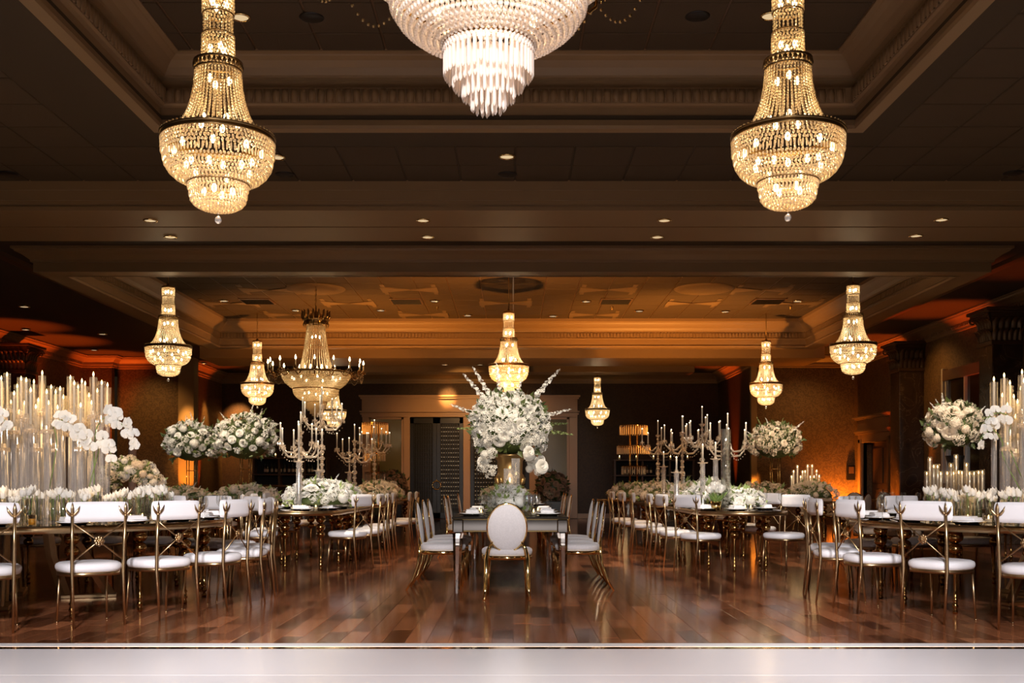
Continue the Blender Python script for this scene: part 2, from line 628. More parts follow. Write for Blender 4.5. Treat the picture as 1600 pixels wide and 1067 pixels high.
M['vinyl'] = plain('white_leather', (0.80, 0.78, 0.80), 0.42, var=0.03, vscale=10, bump=0.06, bscale=30)
M['brocade'] = plain('pale_brocade', (0.60, 0.57, 0.58), 0.7, var=0.14, vscale=70, bump=0.2, bscale=160, sheen=0.3)
M['taupe'] = plain('taupe_fabric', (0.42, 0.31, 0.22), 0.7, var=0.08, vscale=50)
M['china'] = plain('white_china', (0.80, 0.79, 0.79), 0.15)
M['linen'] = plain('white_linen', (0.84, 0.82, 0.82), 0.85, var=0.04, vscale=20, bump=0.2, bscale=40)
M['wax'] = petal_mat('candle_wax', (0.92, 0.84, 0.70), 0.4)
M['glass'] = crystal('chimney_glass', (1.0, 0.90, 0.76), 0.55, 0.80, 0.6, 0.05)
M['vglass'] = thin_glass('vessel_glass', (0.97, 0.98, 0.98), 0.07, 0.05, 0.7)
M['stem'] = crystal('solid_glass_rod', (0.92, 0.92, 0.95), 0.68, 0.52, 0.5)
M['water'] = thin_glass('water', (0.93, 0.95, 0.95), 0.05, 0.02, 0.5)
M['bead'] = crystal('crystal_bead', (1.0, 0.87, 0.68), 0.5, 0.2, 0.6, 0.06)
M['bead_white'] = crystal('crystal_bead_white', (1.0, 0.90, 0.82), 0.3, 0.15, 0.5)
M['cryst'] = crystal('candelabra_crystal', (1.0, 0.86, 0.70), 0.5, 0.36, 0.5)
M['bulb'] = emit('bulb_glow', (1.0, 0.74, 0.40), 14)
M['flame'] = emit('flame_glow', (1.0, 0.62, 0.22), 12)
M['led'] = emit('candle_tip', (1.0, 0.78, 0.5), 6)
M['can'] = emit('downlight_lens', (1.0, 0.72, 0.40), 0.7)
M['slot'] = emit('backlit_slot', (1.0, 0.66, 0.34), 0.8)
M['petal'] = petal_mat('white_petal', (0.92, 0.90, 0.84), 0.25)
M['petal_cream'] = petal_mat('cream_petal', (0.90, 0.79, 0.64))
M['petal_rose'] = petal_mat('rose_petal', (0.50, 0.32, 0.22))
M['leaf'] = plain('leaf_green', (0.060, 0.082, 0.020), 0.5, var=0.4, vscale=12)
M['leaf_pale'] = plain('leaf_pale', (0.20, 0.26, 0.08), 0.5, var=0.3, vscale=12)
M['stemgreen'] = plain('green_stem', (0.16, 0.25, 0.06), 0.5, var=0.2, vscale=12)
M['urn'] = plain('gilded_urn', (0.42, 0.27, 0.11), 0.3, 0.85, var=0.2, vscale=9)
M['olive'] = plain('olive_glass', (0.16, 0.13, 0.05), 0.12, 0.0, 0.6)
M['pane'] = plain('dark_window_pane', (0.02, 0.015, 0.011), 0.08, 0.0, 0.4)
M['silverpaint'] = plain('silver_paint', (0.55, 0.50, 0.44), 0.3, 0.3)
M['portal'] = plain('portal_paint', (0.52, 0.31, 0.19), 0.45, var=0.05, vscale=3)
M['tan'] = plain('tan_plaster', (0.40, 0.22, 0.14), 0.7)
M['bottle'] = plain('dark_bottle_glass', (0.010, 0.012, 0.008), 0.06, 0.0, 0.8)
M['paper'] = plain('paper_label', (0.65, 0.52, 0.36), 0.7)
M['tealight'] = plain('amber_drink', (0.75, 0.33, 0.03), 0.1, 0.0, 0.6)
# ------------------------------------------------------------------ the setting
def struct(name, mb, mat, smooth=None):
    o = mb.build(name, mat)
    o['kind'] = 'structure'
    return o


ZC = 4.515      # main ceiling
ZB = 4.19       # underside of the beams
ZM = 4.81       # middle coffer
ZN = 5.18       # near coffer
XL, XR = -11.6, 9.17
NX0, NX1, NY0, NY1 = -3.40, 3.31, 2.4, 10.2       # near coffer opening
MX0, MX1, MY0, MY1 = -6.70, 6.67, 15.79, 24.05    # middle coffer opening

b = MB()
b.box(-13, 11, -3, 34, -0.10, -0.006)
floor = struct('floor', b, M['floor'])
# parquet: the nearest 300 planks one by one, the rest joined
PW = 0.15


def plank_mesh(L, tone):
    m = MB()
    m.box(0.0008, PW - 0.0008, 0.0008, L - 0.0008, -0.02, 0.0, 0.0012)
    me = m.mesh('plank', M['floor'])
    a = me.attributes.new('tone', 'FLOAT', 'FACE')
    a.data.foreach_set('value', [tone] * len(me.polygons))
    return me


LEN = [0.45, 0.6, 0.75, 0.9]
PM = {(L, t): plank_mesh(L, t / 6.0) for L in LEN for t in range(7)}
rng = random.Random(3)
spots = []
for i in range(-70, 70):
    x = i * PW
    y = 7.11 - rng.random() * 0.4
    while y < 21:
        L = rng.choice(LEN)
        t = min(6, max(0, int(rng.gauss(3.0, 1.5))))
        vis = abs(x + PW / 2) < 0.50 * (y + L) + 0.1
        if vis and y + L > 7.15:
            spots.append((y + L / 2 + abs(x) * 0.02, x, y, L, t))
        y += L
spots.sort()
for k, (_, x, y, L, t) in enumerate(spots[:300]):
    put('plank', PM[L, t], floor, (x, y, rng.uniform(-0.0006, 0.0)), (rng.uniform(-0.0009, 0.0009), rng.uniform(-0.0022, 0.0022), 0))
m = MB()
tones = []
for _, x, y, L, t in spots[300:]:
    m.add([(x + .0008, y + .0008, 0), (x + PW - .0008, y + .0008, 0), (x + PW - .0008, y + L - .0008, 0), (x + .0008, y + L - .0008, 0)], [(0, 1, 2, 3)], False)
    tones.append(t / 6.0)
me = m.mesh('plank_field', M['floor'])
me.attributes.new('tone', 'FLOAT', 'FACE').data.foreach_set('value', tones)
stuff(put('plank_field', me, floor))

# main ceiling slab with the two coffer openings
b = MB()
zt = ZC + 0.012
for x0, x1, y0, y1 in [(-13, 11, -3, NY0), (-13, NX0, NY0, NY1), (NX1, 11, NY0, NY1), (-13, 11, NY1, MY0), (-13, MX0, MY0, MY1), (MX1, 11, MY0, MY1), (-13, 11, MY1, 34)]:
    b.box(x0, x1, y0, y1, zt, zt + 0.12)
ceiling = struct('ceiling', b, M['ceil'])
b = MB()
b.box(NX0 - 0.3, NX1 + 0.3, NY0 - 0.3, NY1 + 0.3, ZN + 0.012, ZN + 0.1)
coffer_near = struct('ceiling_coffer', b, M['trim_dark'])
b = MB()
b.box(MX0 - 0.3, MX1 + 0.3, MY0 - 0.3, MY1 + 0.3, ZM + 0.012, ZM + 0.1)
coffer_mid = struct('ceiling_coffer', b, M['trim_dark'])
TS = 0.61
m = MB()
m.box(-TS / 2 + .010, TS / 2 - .010, -TS / 2 + .010, TS / 2 - .010, 0, 0.03, 0.006)
tile_me = m.mesh('ceiling_tile', M['tile'])


def tiles(parent, x0, x1, y0, y1, z, ox, oy, skip=None):
    n = 0
    for i in range(int(math.floor((x0 - ox) / TS)), int(math.ceil((x1 - ox) / TS))):
        for j in range(int(math.floor((y0 - oy) / TS)), int(math.ceil((y1 - oy) / TS))):
            cx, cy = ox + (i + .5) * TS, oy + (j + .5) * TS
            if cx - TS / 2 < x0 - .3 or cx + TS / 2 > x1 + .3 or cy - TS / 2 < y0 - .01 or cy + TS / 2 > y1 + .3:
                continue
            if skip and skip(cx, cy):
                continue
            if abs(cx) > 0.49 * (cy + .4) + .4:
                continue
            put('ceiling_tile', tile_me, parent, (cx, cy, z + rng.uniform(-0.0015, 0.0015)), (0, 0, rng.choice([0, PI])))
            n += 1
    return n


n1 = tiles(ceiling, -6.3, 6.3, 7.0, 11.9, ZC, 0.02, 0.0 + 7.09, lambda x, y: NX0 - .62 < x < NX1 + .62 and y < NY1 + .35)
n2 = tiles(ceiling, -6.9, 6.9, 14.3, 15.2, ZC, 0.02, 14.35)
n3 = tiles(coffer_near, NX0, NX1, 8.2, NY1 - .2, ZN, 0.02, 8.37)
n4 = tiles(coffer_mid, MX0 + .2, MX1 - .2, 18.4, MY1 - .2, ZM, 0.0, 18.40)
# decorated squares in the middle coffer: bow-tie ornaments and two round medallions
m = MB()
for s in (-1, 1):
    m.add([(0, 0, 0), (s * .54, -.26, 0), (s * .54, .26, 0), (0, 0, -.02), (s * .54, -.26, -.02), (s * .54, .26, -.02)],
          [(0, 1, 2), (3, 5, 4), (0, 3, 4, 1), (1, 4, 5, 2), (2, 5, 3, 0)], False)
orn = m.mesh('ceiling_ornament', M['tile_dark'])
m = MB()
for s in (-1, 1):
    for q in (-1, 1):
        x0, x1 = s * .44, s * .52
        m.box(min(x0, x1), max(x0, x1), q * .38 - .12, q * .38 + .12, -.012, 0)
orn2 = m.mesh('ceiling_ornament', M['tile_pale'])
for px, py in [(640, 452), (662, 491), (420, 452), (455, 491), (950, 452), (928, 491), (1190, 452), (1082, 473), (545, 473), (790, 473), (360, 473), (1240, 473)]:
    d = (ZM - CH) * F / (CY - py)
    put('ceiling_ornament', orn, coffer_mid, ((px - CX) * d / F, d, ZM))
    put('ceiling_ornament', orn2, coffer_mid, ((px - CX) * d / F, d, ZM))
for px in (493, 1100):
    d = 20.15
    x = (px - CX) * d / F
    m = MB()
    m.lathe([(0.0, -.03), (.34, -.035), (.40, -.028), (.46, -.045), (.52, -.03), (.57, -.01), (.57, 0)], 32, (x, d, ZM), cap=False)
    m.build('ceiling_medallion', M['tile_pale'], coffer_mid)

# near coffer mouldings
prof = [(-.10, ZC - .002), (.012, ZC - .002), (.02, ZC + .03), (.012, ZC + .085), (-.01, ZC + .095), (-.012, ZC + .21), (.03, ZC + .215), (.05, ZC + .23),
        (.055, ZC + .38), (.02, ZC + .39), (.0, ZC + .40), (.0, ZC + .47), (.05, ZC + .48), (.055, ZC + .50), (.09, ZC + .56), (.14, ZC + .61), (.19, ZC + .635), (.2, ZN - .02), (.24, ZN - .01), (.24, ZN + .02)]
b = MB()
b.sweep([(NX0, NY0), (NX1, NY0), (NX1, NY1), (NX0, NY1)], prof, True)
trim1 = struct('trim_1', b, M['trim'])
m = MB()
m.lathe([(0.0, -.068), (.016, -.06), (.03, -.02), (.030, .02), (.018, .055), (0, .062)], 10, ex=1, ey=.55, cap=False)
egg = m.mesh('egg', M['trim'])
m = MB()
m.lathe([(.036, -.062), (.040, 0), (.036, .062), (.031, .062), (.034, 0), (.031, -.062)], 12, ex=1, ey=.45, cap=False)
m.tube([(.043, -.0, -.066), (.043, -.012, 0), (.043, 0, .066)], .006, 5)
dart = m.mesh('dart', M['trim'])
EP = 0.086
for k in range(int((NX1 - NX0 - .1) / EP)):
    x = NX0 + .09 + k * EP
    put('egg', egg, trim1, (x, NY1 - .056, ZC + .305))
    put('dart', dart, trim1, (x, NY1 - .050, ZC + .305))
for side, xx in ((-1, NX0 + .056), (1, NX1 - .056)):
    for k in range(30):
        put('egg', egg, trim1, (xx, NY1 - .1 - k * EP, ZC + .305), (0, 0, PI / 2))
        put('dart', dart, trim1, (xx, NY1 - .1 - k * EP, ZC + .305), (0, 0, PI / 2))
# beam with a folding-wall track, in front of the dance floor
b = MB()
for y0, y1, pr in ((12.0, 12.735, -1), (12.785, 13.5, 0)):
    b.box(-13, 11, y0, y1, ZB, ZC + .05)
b.box(-13, 11, 12.7, 12.8, ZB + .05, ZC + .05)
b.box(-13, 11, 11.955, 12.0, ZC - .10, ZC + .02)
b.box(-13, 11, 11.975, 12.0, ZC - .21, ZC - .10)
b.box(-13, 11, 11.985, 12.0, ZB, ZB + .05)
struct('beam', b, M['trim'])
# framed soffit around the middle coffer
OX0, OX1, OY0, OY1 = -7.03, 7.0, 15.46, 24.38
b = MB()
b.box(OX0, OX1, OY0, MY0, ZB, ZC + .3)
b.box(OX0, OX1, MY1, OY1, ZB, ZC + .3)
b.box(OX0, MX0, MY0, MY1, ZB, ZC + .3)
b.box(MX1, OX1, MY0, MY1, ZB, ZC + .3)
b.sweep([(OX0, OY0), (OX0, OY1), (OX1, OY1), (OX1, OY0)], [(.005, ZB + .135), (.03, ZB + .14), (.035, ZB + .17), (.06, ZB + .19), (.11, ZB + .23), (.19, ZB + .27), (.2, ZB + .295), (.23, ZB + .30), (.23, ZC + .01)], True)
struct('beam.001', b, M['trim'])
prof = [(-.02, ZB - .006), (.03, ZB - .006), (.035, ZB + .03), (.012, ZB + .05), (.01, ZB + .18), (.035, ZB + .19), (.035, ZB + .205), (.02, ZB + .21), (.02, ZB + .33), (.05, ZB + .34),
        (.055, ZB + .37), (.09, ZB + .42), (.15, ZB + .47), (.18, ZB + .50), (.2, ZB + .53), (.24, ZB + .56), (.24, ZM + .02)]
b = MB()
b.sweep([(MX0, MY0), (MX1, MY0), (MX1, MY1), (MX0, MY1)], prof, True)
trim2 = struct('trim_2', b, M['trim'])
m = MB()
for k in range(int((MX1 - MX0 - .1) / .075)):
    x = MX0 + .08 + k * .075
    m.box(x - .022, x + .022, MY1 - .06, MY1 - .018, ZB + .225, ZB + .315)
for k in range(int((MY1 - MY0 - .1) / .075)):
    y = MY0 + .08 + k * .075
    m.box(MX0 + .018, MX0 + .06, y - .022, y + .022, ZB + .225, ZB + .315)
    m.box(MX1 - .06, MX1 - .018, y - .022, y + .022, ZB + .225, ZB + .315)
stuff(m.build('dentil_row', M['trim'], trim2))
# dark strips along the side aisles, and the far soffits
b = MB()
b.box(-7.72, -7.56, 13.5, 26, ZC - .05, ZC + .03)
b.box(7.56, 7.72, 13.5, 26, ZC - .05, ZC + .03)
struct('trim_3', b, M['trim_dark'])
b = MB()
b.box(-7.75, 7.7, 26.1, 27.9, ZB, ZC + .05)
b.box(-1.7, .1, 26.06, 26.1, ZB + .12, ZB + .2)
struct('beam.002', b, M['trim'])
b = MB()
b.box(-4.3, 5.15, 30.0, 30.8, ZC - .26, ZC + .03)
struct('beam.003', b, M['trim'])

# walls
YB = 33.0
XLr, YLr = -9.1, 28.8
XRr, YRr = 6.40, 28.4


def wall(name, x0, x1, y0, y1, z0=0, z1=ZC + .05, mat='wall'):
    b = MB()
    b.box(x0, x1, y0, y1, z0, z1)
    return struct(name, b, M[mat])


DOORY0, DOORY1, DOORZ = 25.8, 27.66, 2.15
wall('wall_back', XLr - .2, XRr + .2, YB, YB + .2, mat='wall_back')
wall('wall_back_right', XRr, XR + .2, YRr, YRr + .2)
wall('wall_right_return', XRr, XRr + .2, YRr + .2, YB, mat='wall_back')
b = MB()
b.box(XR, XR + .3, -3, DOORY0, 0, ZC + .05)
b.box(XR, XR + .3, DOORY1, YRr, 0, ZC + .05)
b.box(XR, XR + .3, DOORY0, DOORY1, DOORZ, ZC + .05)
struct('wall_right', b, M['wall'])
wall('wall_back_left', -10.8, XLr, YLr, YLr + .2)
wall('wall_left_return', XLr - .2, XLr, YLr + .2, YB)
wall('wall_back_corner', XL - .2, -10.8, 28.4, 28.6)
wall('wall_left', XL - .2, XL, -3, 28.4)
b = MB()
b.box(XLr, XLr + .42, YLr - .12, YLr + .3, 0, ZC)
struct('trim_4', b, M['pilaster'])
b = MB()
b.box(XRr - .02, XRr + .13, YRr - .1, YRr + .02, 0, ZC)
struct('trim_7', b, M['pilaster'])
b = MB()
cp = [(0, ZC - .31), (.03, ZC - .30), (.035, ZC - .25), (.06, ZC - .24), (.065, ZC - .17), (.09, ZC - .15), (.15, ZC - .09), (.21, ZC - .06), (.22, ZC - .03), (.25, ZC - .02), (.25, ZC + .005)]
b.sweep([(XR, 2), (XR, YRr), (XRr, YRr), (XRr, YB), (XLr, YB), (XLr, YLr), (-10.8, YLr), (-10.8, 28.4), (XL, 28.4), (XL, 2)], cp)
struct('trim_5', b, M['trim'])
m = MB()
for k in range(150):
    y = 28.2 - k * .09
    m.box(XR - .085, XR - .05, y - .025, y + .025, ZC - .235, ZC - .18)
    m.box(XL + .05, XL + .085, y - .025, y + .025, ZC - .235, ZC - .18)
stuff(m.build('dentil_row', M['trim'], bpy.data.objects['trim_5']))
b = MB()
b.box(2.0, XRr, YB - .03, YB, 0, .15)
b.box(2.0, XRr, YB - .04, YB, .12, .15)
struct('baseboard_back', b, M['portal'])
b = MB()
b.box(XL, XL + .03, 3, 28.4, 0, .16)
struct('baseboard_left', b, M['trim'])
b = MB()
b.box(XR - .03, XR, 3, DOORY0 - .2, 0, .16)
struct('baseboard_right', b, M['trim'])

# right-hand side door with its entablature
b = MB()
b.box(XR + .22, XR + .28, DOORY0, DOORY1, 0, DOORZ)
door1 = struct('door_1', b, M['trim_dark'])
for k in range(2):
    m = MB()
    y0 = DOORY0 + .1 + k * .9
    for z0, z1 in ((.15, .95), (1.1, 2.0)):
        m.box(XR + .195, XR + .225, y0, y0 + .74, z0, z1, .01)
    m.build('door_leaf', M['trim_dark'], door1)
m = MB()
for y0, y1 in ((DOORY0 - .2, DOORY0), (DOORY1, DOORY1 + .3)):
    m.box(XR - .05, XR + .1, y0, y1, 0, DOORZ + .1, .006)
    m.box(XR - .07, XR, y0 + .03, y0 + .08, 0, DOORZ + .1)
m.box(XR - .05, XR + .1, DOORY0 - .2, DOORY1 + .3, DOORZ, DOORZ + .22, .006)
m.build('door_casing', M['trim'], door1)
m = MB()
m.box(XR - .05, XR, DOORY0 - .22, DOORY1 + .32, DOORZ + .22, DOORZ + .62)
m.box(XR - .10, XR, DOORY0 - .26, DOORY1 + .36, DOORZ + .22, DOORZ + .27)
m.box(XR - .13, XR, DOORY0 - .30, DOORY1 + .40, DOORZ + .27, DOORZ + .31)
m.box(XR - .12, XR, DOORY0 - .28, DOORY1 + .38, DOORZ + .60, DOORZ + .64)
m.box(XR - .17, XR, DOORY0 - .33, DOORY1 + .43, DOORZ + .64, DOORZ + .68)
m.build('door_entablature', M['trim'], door1)

# silver-framed window on the right wall
WY0, WY1, WZ0, WZ1 = 20.25, 22.4, 1.0, 3.47
b = MB()
for y in (WY0, WY1 - .08):
    b.box(XR - .10, XR, y, y + .08, WZ0, WZ1 + .05, .01)
win = struct('window_1', b, M['silverpaint'])
m = MB()
m.box(XR - .10, XR, WY0 + .08, WY1 - .08, WZ1 - .22, WZ1)
m.box(XR - .10, XR, WY0 + .08, WY1 - .08, WZ0, WZ0 + .1)
m.build('window_rail', M['trim_dark'], win)
m = MB()
m.box(XR - .08, XR, 21.25, 21.32, WZ0 + .1, WZ1 - .22)
m.box(XR - .08, XR, WY1 - .22, WY1 - .16, WZ0 + .1, WZ1 - .22)
m.build('mullion', M['silverpaint'], win)
for y0, y1 in ((WY0 + .08, 21.25), (21.32, WY1 - .22)):
    m = MB()
    m.box(XR - .03, XR - .01, y0, y1, WZ0 + .1, WZ1 - .22)
    m.build('window_pane', M['pane'], win)

# portal on the back wall: two panelled glass bays and two dark lattice doors
XD = lambda px: (px - CX) * YB / F
zt = CH + (CY - 652) * YB / F
b = MB()
for p0, p1, pr in ((567, 577, .14), (631, 641, .12), (724, 735, .12), (827, 837, .12), (889, 902, .14)):
    b.box(XD(p0), XD(p1), YB - pr, YB, 0, zt + .05, .01)
b.box(XD(566), XD(902), YB - .16, YB, zt, zt + .14, .01)
b.box(XD(566), XD(902), YB - .13, YB, zt + .14, zt + .64, .01)
b.box(XD(563), XD(905), YB - .22, YB, zt + .15, zt + .19)
b.box(XD(564), XD(904), YB - .19, YB, zt + .08, zt + .12)
b.box(XD(562), XD(906), YB - .24, YB, zt + .63, zt + .68)
b.box(XD(564), XD(904), YB - .19, YB, zt + .57, zt + .63)
portal = struct('trim_6', b, M['portal'])
for i, (p0, p1) in enumerate(((577, 631), (837, 889))):
    b = MB()
    b.box(XD(p0), XD(p1), YB - .05, YB - .02, .1, zt)
    w = struct('window_%d' % (i + 2), b, M['olive'])
    m = MB()
    m.box(XD(p0), XD(p0) + .07, YB - .09, YB - .05, .1, zt)
    m.box(XD(p1) - .07, XD(p1), YB - .09, YB - .05, .1, zt)
    m.box(XD(p0), XD(p1), YB - .09, YB - .05, zt - .07, zt)
    m.build('window_frame', M['portal'], w)
for i, (p0, p1) in enumerate(((641, 724), (735, 827))):
    b = MB()
    x0, x1 = XD(p0), XD(p1)
    b.box(x0, x1, YB - .04, YB - .01, 0, zt)
    dr = struct('door_%d' % (i + 2), b, M['black'])
    xm = (x0 + x1) / 2
    for k, (a, c) in enumerate(((x0, xm), (xm, x1))):
        m = MB()
        for u, w_ in ((a, .12), (c - .12, .12)):
            m.box(u, u + w_, YB - .09, YB - .04, 0, zt - .02, .006)
        for z in (0, zt - .2):
            m.box(a, c, YB - .09, YB - .04, z, z + .18, .006)
        m.build('door_leaf', M['blackmetal'], dr)
        m = MB()
        nx = 8
        for q in range(nx + 1):
            xx = a + .12 + (c - a - .24) * q / nx
            m.box(xx - .008, xx + .008, YB - .075, YB - .06, .18, zt - .2)
        z = .2
        while z < zt - .25:
            m.box(a + .12, c - .12, YB - .08, YB - .065, z - .008, z + .008)
            z += .132
        stuff(m.build('lattice', M['blackmetal'], dr))
        if (k == 1 and i == 0) or (k == 0 and i == 1):
            m = MB()
            z = .4
            while z < zt - .35:
                for q in range(nx):
                    xx = a + .12 + (c - a - .24) * (q + .5) / nx
                    w_ = rng.uniform(.008, .024)
                    m.box(xx - w_, xx + w_, YB - .058, YB - .05, z + .052, z + .074)
                z += .132
            stuff(m.build('lattice_light', M['slot'], dr))
    m = MB()
    rr = .13
    pts = [(xm + rr * math.cos(q * PI / 12), YB - .12, CH - .06 + rr * math.sin(q * PI / 12)) for q in range(25)]
    m.tube(pts, .022, 8, cap=False)
    m.box(xm - .02, xm + .02, YB - .12, YB - .08, CH + .05, CH + .11)
    m.build('ring_handle', M['gold'], dr)

# columns with leafy capitals
def leaf_mesh():
    m = MB()
    rows = []
    for i in range(6):
        t = i / 5
        z = .24 * t
        y = -.02 - .05 * t - (.07 * max(0, t - .6) / .4)
        if t > .85:
            z -= .03
        w = .048 * (1 - abs(t - .45) * 1.2) + .006 + .010 * (i % 2)
        rows.append([(-w, y + .02, z), (-w * .5, y + .004, z), (0, y - .008, z + .004), (w * .5, y + .004, z), (w, y + .02, z)])
    v = [p for r in rows for p in r]
    f = [(i * 5 + k, i * 5 + k + 1, i * 5 + k + 6, i * 5 + k + 5) for i in range(5) for k in range(4)]
    return m.add(v, f, True).mesh('acanthus_leaf', M['capital'])


LEAF = leaf_mesh()


def column(x0, x1, y0, y1, label, zcap=3.62):
    cx, cy = (x0 + x1) / 2, (y0 + y1) / 2
    hx, hy = (x1 - x0) / 2, (y1 - y0) / 2
    b = MB()
    b.box(x0, x1, y0, y1, .2, zcap, .015)
    c = struct('column', b, M['marble'])
    m = MB()
    m.box(x0 - .05, x1 + .05, y0 - .05, y1 + .05, 0, .16, .01)
    m.box(x0 - .03, x1 + .03, y0 - .03, y1 + .03, .16, .22, .01)
    m.build('column_base', M['marble'], c)
    m = MB()
    m.box(x0 - .03, x1 + .03, y0 - .03, y1 + .03, zcap - .03, zcap + .05, .012)
    m.box(x0, x1, y0, y1, zcap, zcap + .55)
    for k in range(5):
        g = .02 + .025 * k
        m.box(x0 - g, x1 + g, y0 - g, y1 + g, zcap + .42 + k * .03, zcap + .45 + k * .03)
    m.box(x0 - .17, x1 + .17, y0 - .17, y1 + .17, zcap + .57, zcap + .63, .01)
    m.build('capital', M['capital'], c)
    for row, (z, s) in enumerate(((zcap + .04, 1.0), (zcap + .22, 1.1))):
        for side in range(4):
            a = side * PI / 2
            h, w = (hy, hx) if side % 2 == 0 else (hx, hy)
            n = 6 - row
            for k in range(n):
                u = (k - (n - 1) / 2) * (2 * w / n) * 1.02
                p = Vector((u, -h, 0))
                p.rotate(Euler((0, 0, a)))
                put('acanthus_leaf', LEAF, c, (cx + p.x, cy + p.y, z), (0, 0, a), s)
    for sx in (-1, 1):
        for sy in (-1, 1):
            m = MB()
            pts = []
            for q in range(22):
                an = q * PI / 7
                rr = .075 * (1 - q / 26)
                pts.append((rr * math.cos(an), 0, rr * math.sin(an)))
            m.tube(pts, [.024 * (1 - q / 40) for q in range(22)], 6)
            put('volute', m.mesh('volute', M['capital']), c, (cx + sx * (hx + .08), cy + sy * (hy + .08), zcap + .47), (0, 0, math.atan2(sy, sx) + (PI if sx < 0 else 0)))
    return c


column(8.62, XR, 23.57, 24.15, '')
column(8.62, XR, 19.0, 19.55, '')
column(XL, -11.05, 23.9, 24.45, '')

# white dance floor with a gold band
df = thing('dance_floor', 'glossy white dance floor bordered by a mirror gold band', 'dance floor', (0, 5, 0))
m = MB()
m.box(-7, 7, .96 - 0.02, 1.875, 0.0, .016)
df_a = m.build('floor_panel', M['white_floor'], df)
m = MB()
m.box(-7, 7, -16.0, .935, 0.0, .016)
m.build('floor_panel', M['white_floor'], df)
m = MB()
m.box(-7, 7, 1.875, 1.99, 0.0, .014)
m.build('gold_band', M['gold_strip'], df)
m = MB()
m.box(-7, 7, 1.99, 2.125, 0.0, .016)
m.build('white_border', M['white_edge'], df)

# ceiling fittings
m = MB()
m.lathe([(.105, .0), (.105, -.012), (.088, -.014), (.080, 0.0), (.06, .05), (.0, .06)], 20, cap=False)
can_ring = m.mesh('trim_ring', M['gold'])
m = MB()
m.lathe([(.0, -.020), (.05, -.019), (.080, -.016), (.082, -.010)], 18, cap=False)
can_lens = m.mesh('lens', M['can'])
m = MB()
m.lathe([(.0, -.012), (.10, -.012), (.12, -.004), (.12, 0)], 24, cap=False)
spk_me = m.mesh('speaker_grille', M['blackmetal'])


def fitting_label(py):
    return ''


def can(px, py, z, where, s=1.0):
    d = (z - CH) * F / (CY - py)
    o = thing('downlight', None, 'downlight', ((px - CX) * d / F, d, z - .012 * s), 0, 'recessed downlights')
    o.scale = (s,) * 3
    put('trim_ring', can_ring, o)
    put('lens', can_lens, o, (0, 0, .012))
    o['w'] = where
    return o


cans = []
for px, py in ((376, 25), (1203, 23)):
    cans.append(can(px, py, ZN, 'on the near coffer', .82))
for px, py in ((433, 244), (792, 243)):
    cans.append(can(px, py, ZC, 'on the tiles before the first beam', .85))
for px, py in ((235, 343), (661, 343), (1038, 343), (1471, 342)):
    cans.append(can(px, py, ZB, 'under the front half of the first beam', .8))
for px, py in ((266, 369), (668, 369), (1027, 369), (1431, 367)):
    cans.append(can(px, py, ZB, 'under the rear half of the first beam', .8))
for px, py in ((350, 469), (462, 484), (595, 484), (679, 469.5), (731, 492), (864, 493), (916, 470), (999, 485), (1133, 486), (1246, 469.5)):
    cans.append(can(px, py, ZM, 'in the amber-lit middle coffer'))
for px, py in ((38, 478), (40, 514), (160, 521), (147, 546), (318, 567), (361, 585)):
    cans.append(can(px, py, ZC, 'over the red-lit left aisle'))
for px, py in ((1577, 467), (1441, 517), (1127, 569), (1100, 586)):
    cans.append(can(px, py, ZC, 'over the red-lit right aisle'))
for px, py in ((695, 569), (750, 569)):
    cans.append(can(px, py, ZB, 'under the far soffit'))
for px, py in ((706, 586), (757, 586)):
    cans.append(can(px, py, ZC, 'behind the far soffit'))
by = {}
for c in cans:
    by.setdefault(c['w'], []).append(c)
for w, l in by.items():
    ordinal(l, 'gold downlight ' + w + ', {}')
    for c in l:
        del c['w']
spk = []
for px, py, z, w in ((487, 27, ZN, 'round dark speaker grille on the near coffer, left of the big chandelier'), (1090, 25, ZN, 'round dark speaker grille on the near coffer, right of the big chandelier'),
                     (445, 272, ZC, 'round dark speaker grille on the tiled ceiling beside the left near chandelier'), (793, 272, ZC, 'round dark speaker grille under the prism fringe on the tiled ceiling'),
                     (14, 271, ZC, 'round dark speaker grille on the tiled ceiling, far left'), (1583, 270, ZC, 'round dark speaker grille on the tiled ceiling, far right')):
    d = (z - CH) * F / (CY - py)
    o = put('ceiling_speaker', spk_me, None, ((px - CX) * d / F, d, z - .001), None, .9)
    tag(o, w, 'speaker', 'ceiling speakers')
m = MB()
m.box(-.32, .32, -.32, .32, -.02, 0, .006)
vent_f = m.mesh('vent_frame', M['trim_dark'])
m = MB()
m.box(-.29, .29, -.012, .012, -.03, -.012)
slat = m.mesh('slat', M['blackmetal'])
vents = []
for px in (402, 635, 962, 1200):
    d = (ZM - CH) * F / (CY - 470)
    o = thing('ceiling_vent', None, 'vent', ((px - CX) * d / F, d, ZM), 0, 'air vents in the middle coffer')
    put('vent_frame', vent_f, o)
    for k in range(7):
        put('slat', slat, o, (0, -.24 + k * .08, 0), (R(30), 0, 0))
    vents.append(o)
ordinal(vents, 'dark square air vent in the amber-lit middle coffer, {}')
m = MB()
m.lathe([(.0, -.07), (.012, -.07), (.014, -.04), (.03, -.03), (.035, 0)], 10, cap=False)
spr = m.mesh('sprinkler_head', M['ringmetal'])
sp = []
for px, py in ((683, 479), (956, 479), (1235, 478)):
    d = (ZM - CH) * F / (CY - py)
    o = put('sprinkler', spr, None, ((px - CX) * d / F, d, ZM))
    tag(o, None, 'sprinkler', 'ceiling sprinklers')
    sp.append(o)
ordinal(sp, 'small sprinkler head under the middle coffer, {}')
o = thing('wall_box', 'dark narrow wall box mounted at the corner beside the side door', 'wall box', (9.06, YRr, 1.18))
m = MB()
m.box(-.11, .11, -.1, 0, 0, .4, .01)
m.build('case', M['blackmetal'], o)
m = MB()
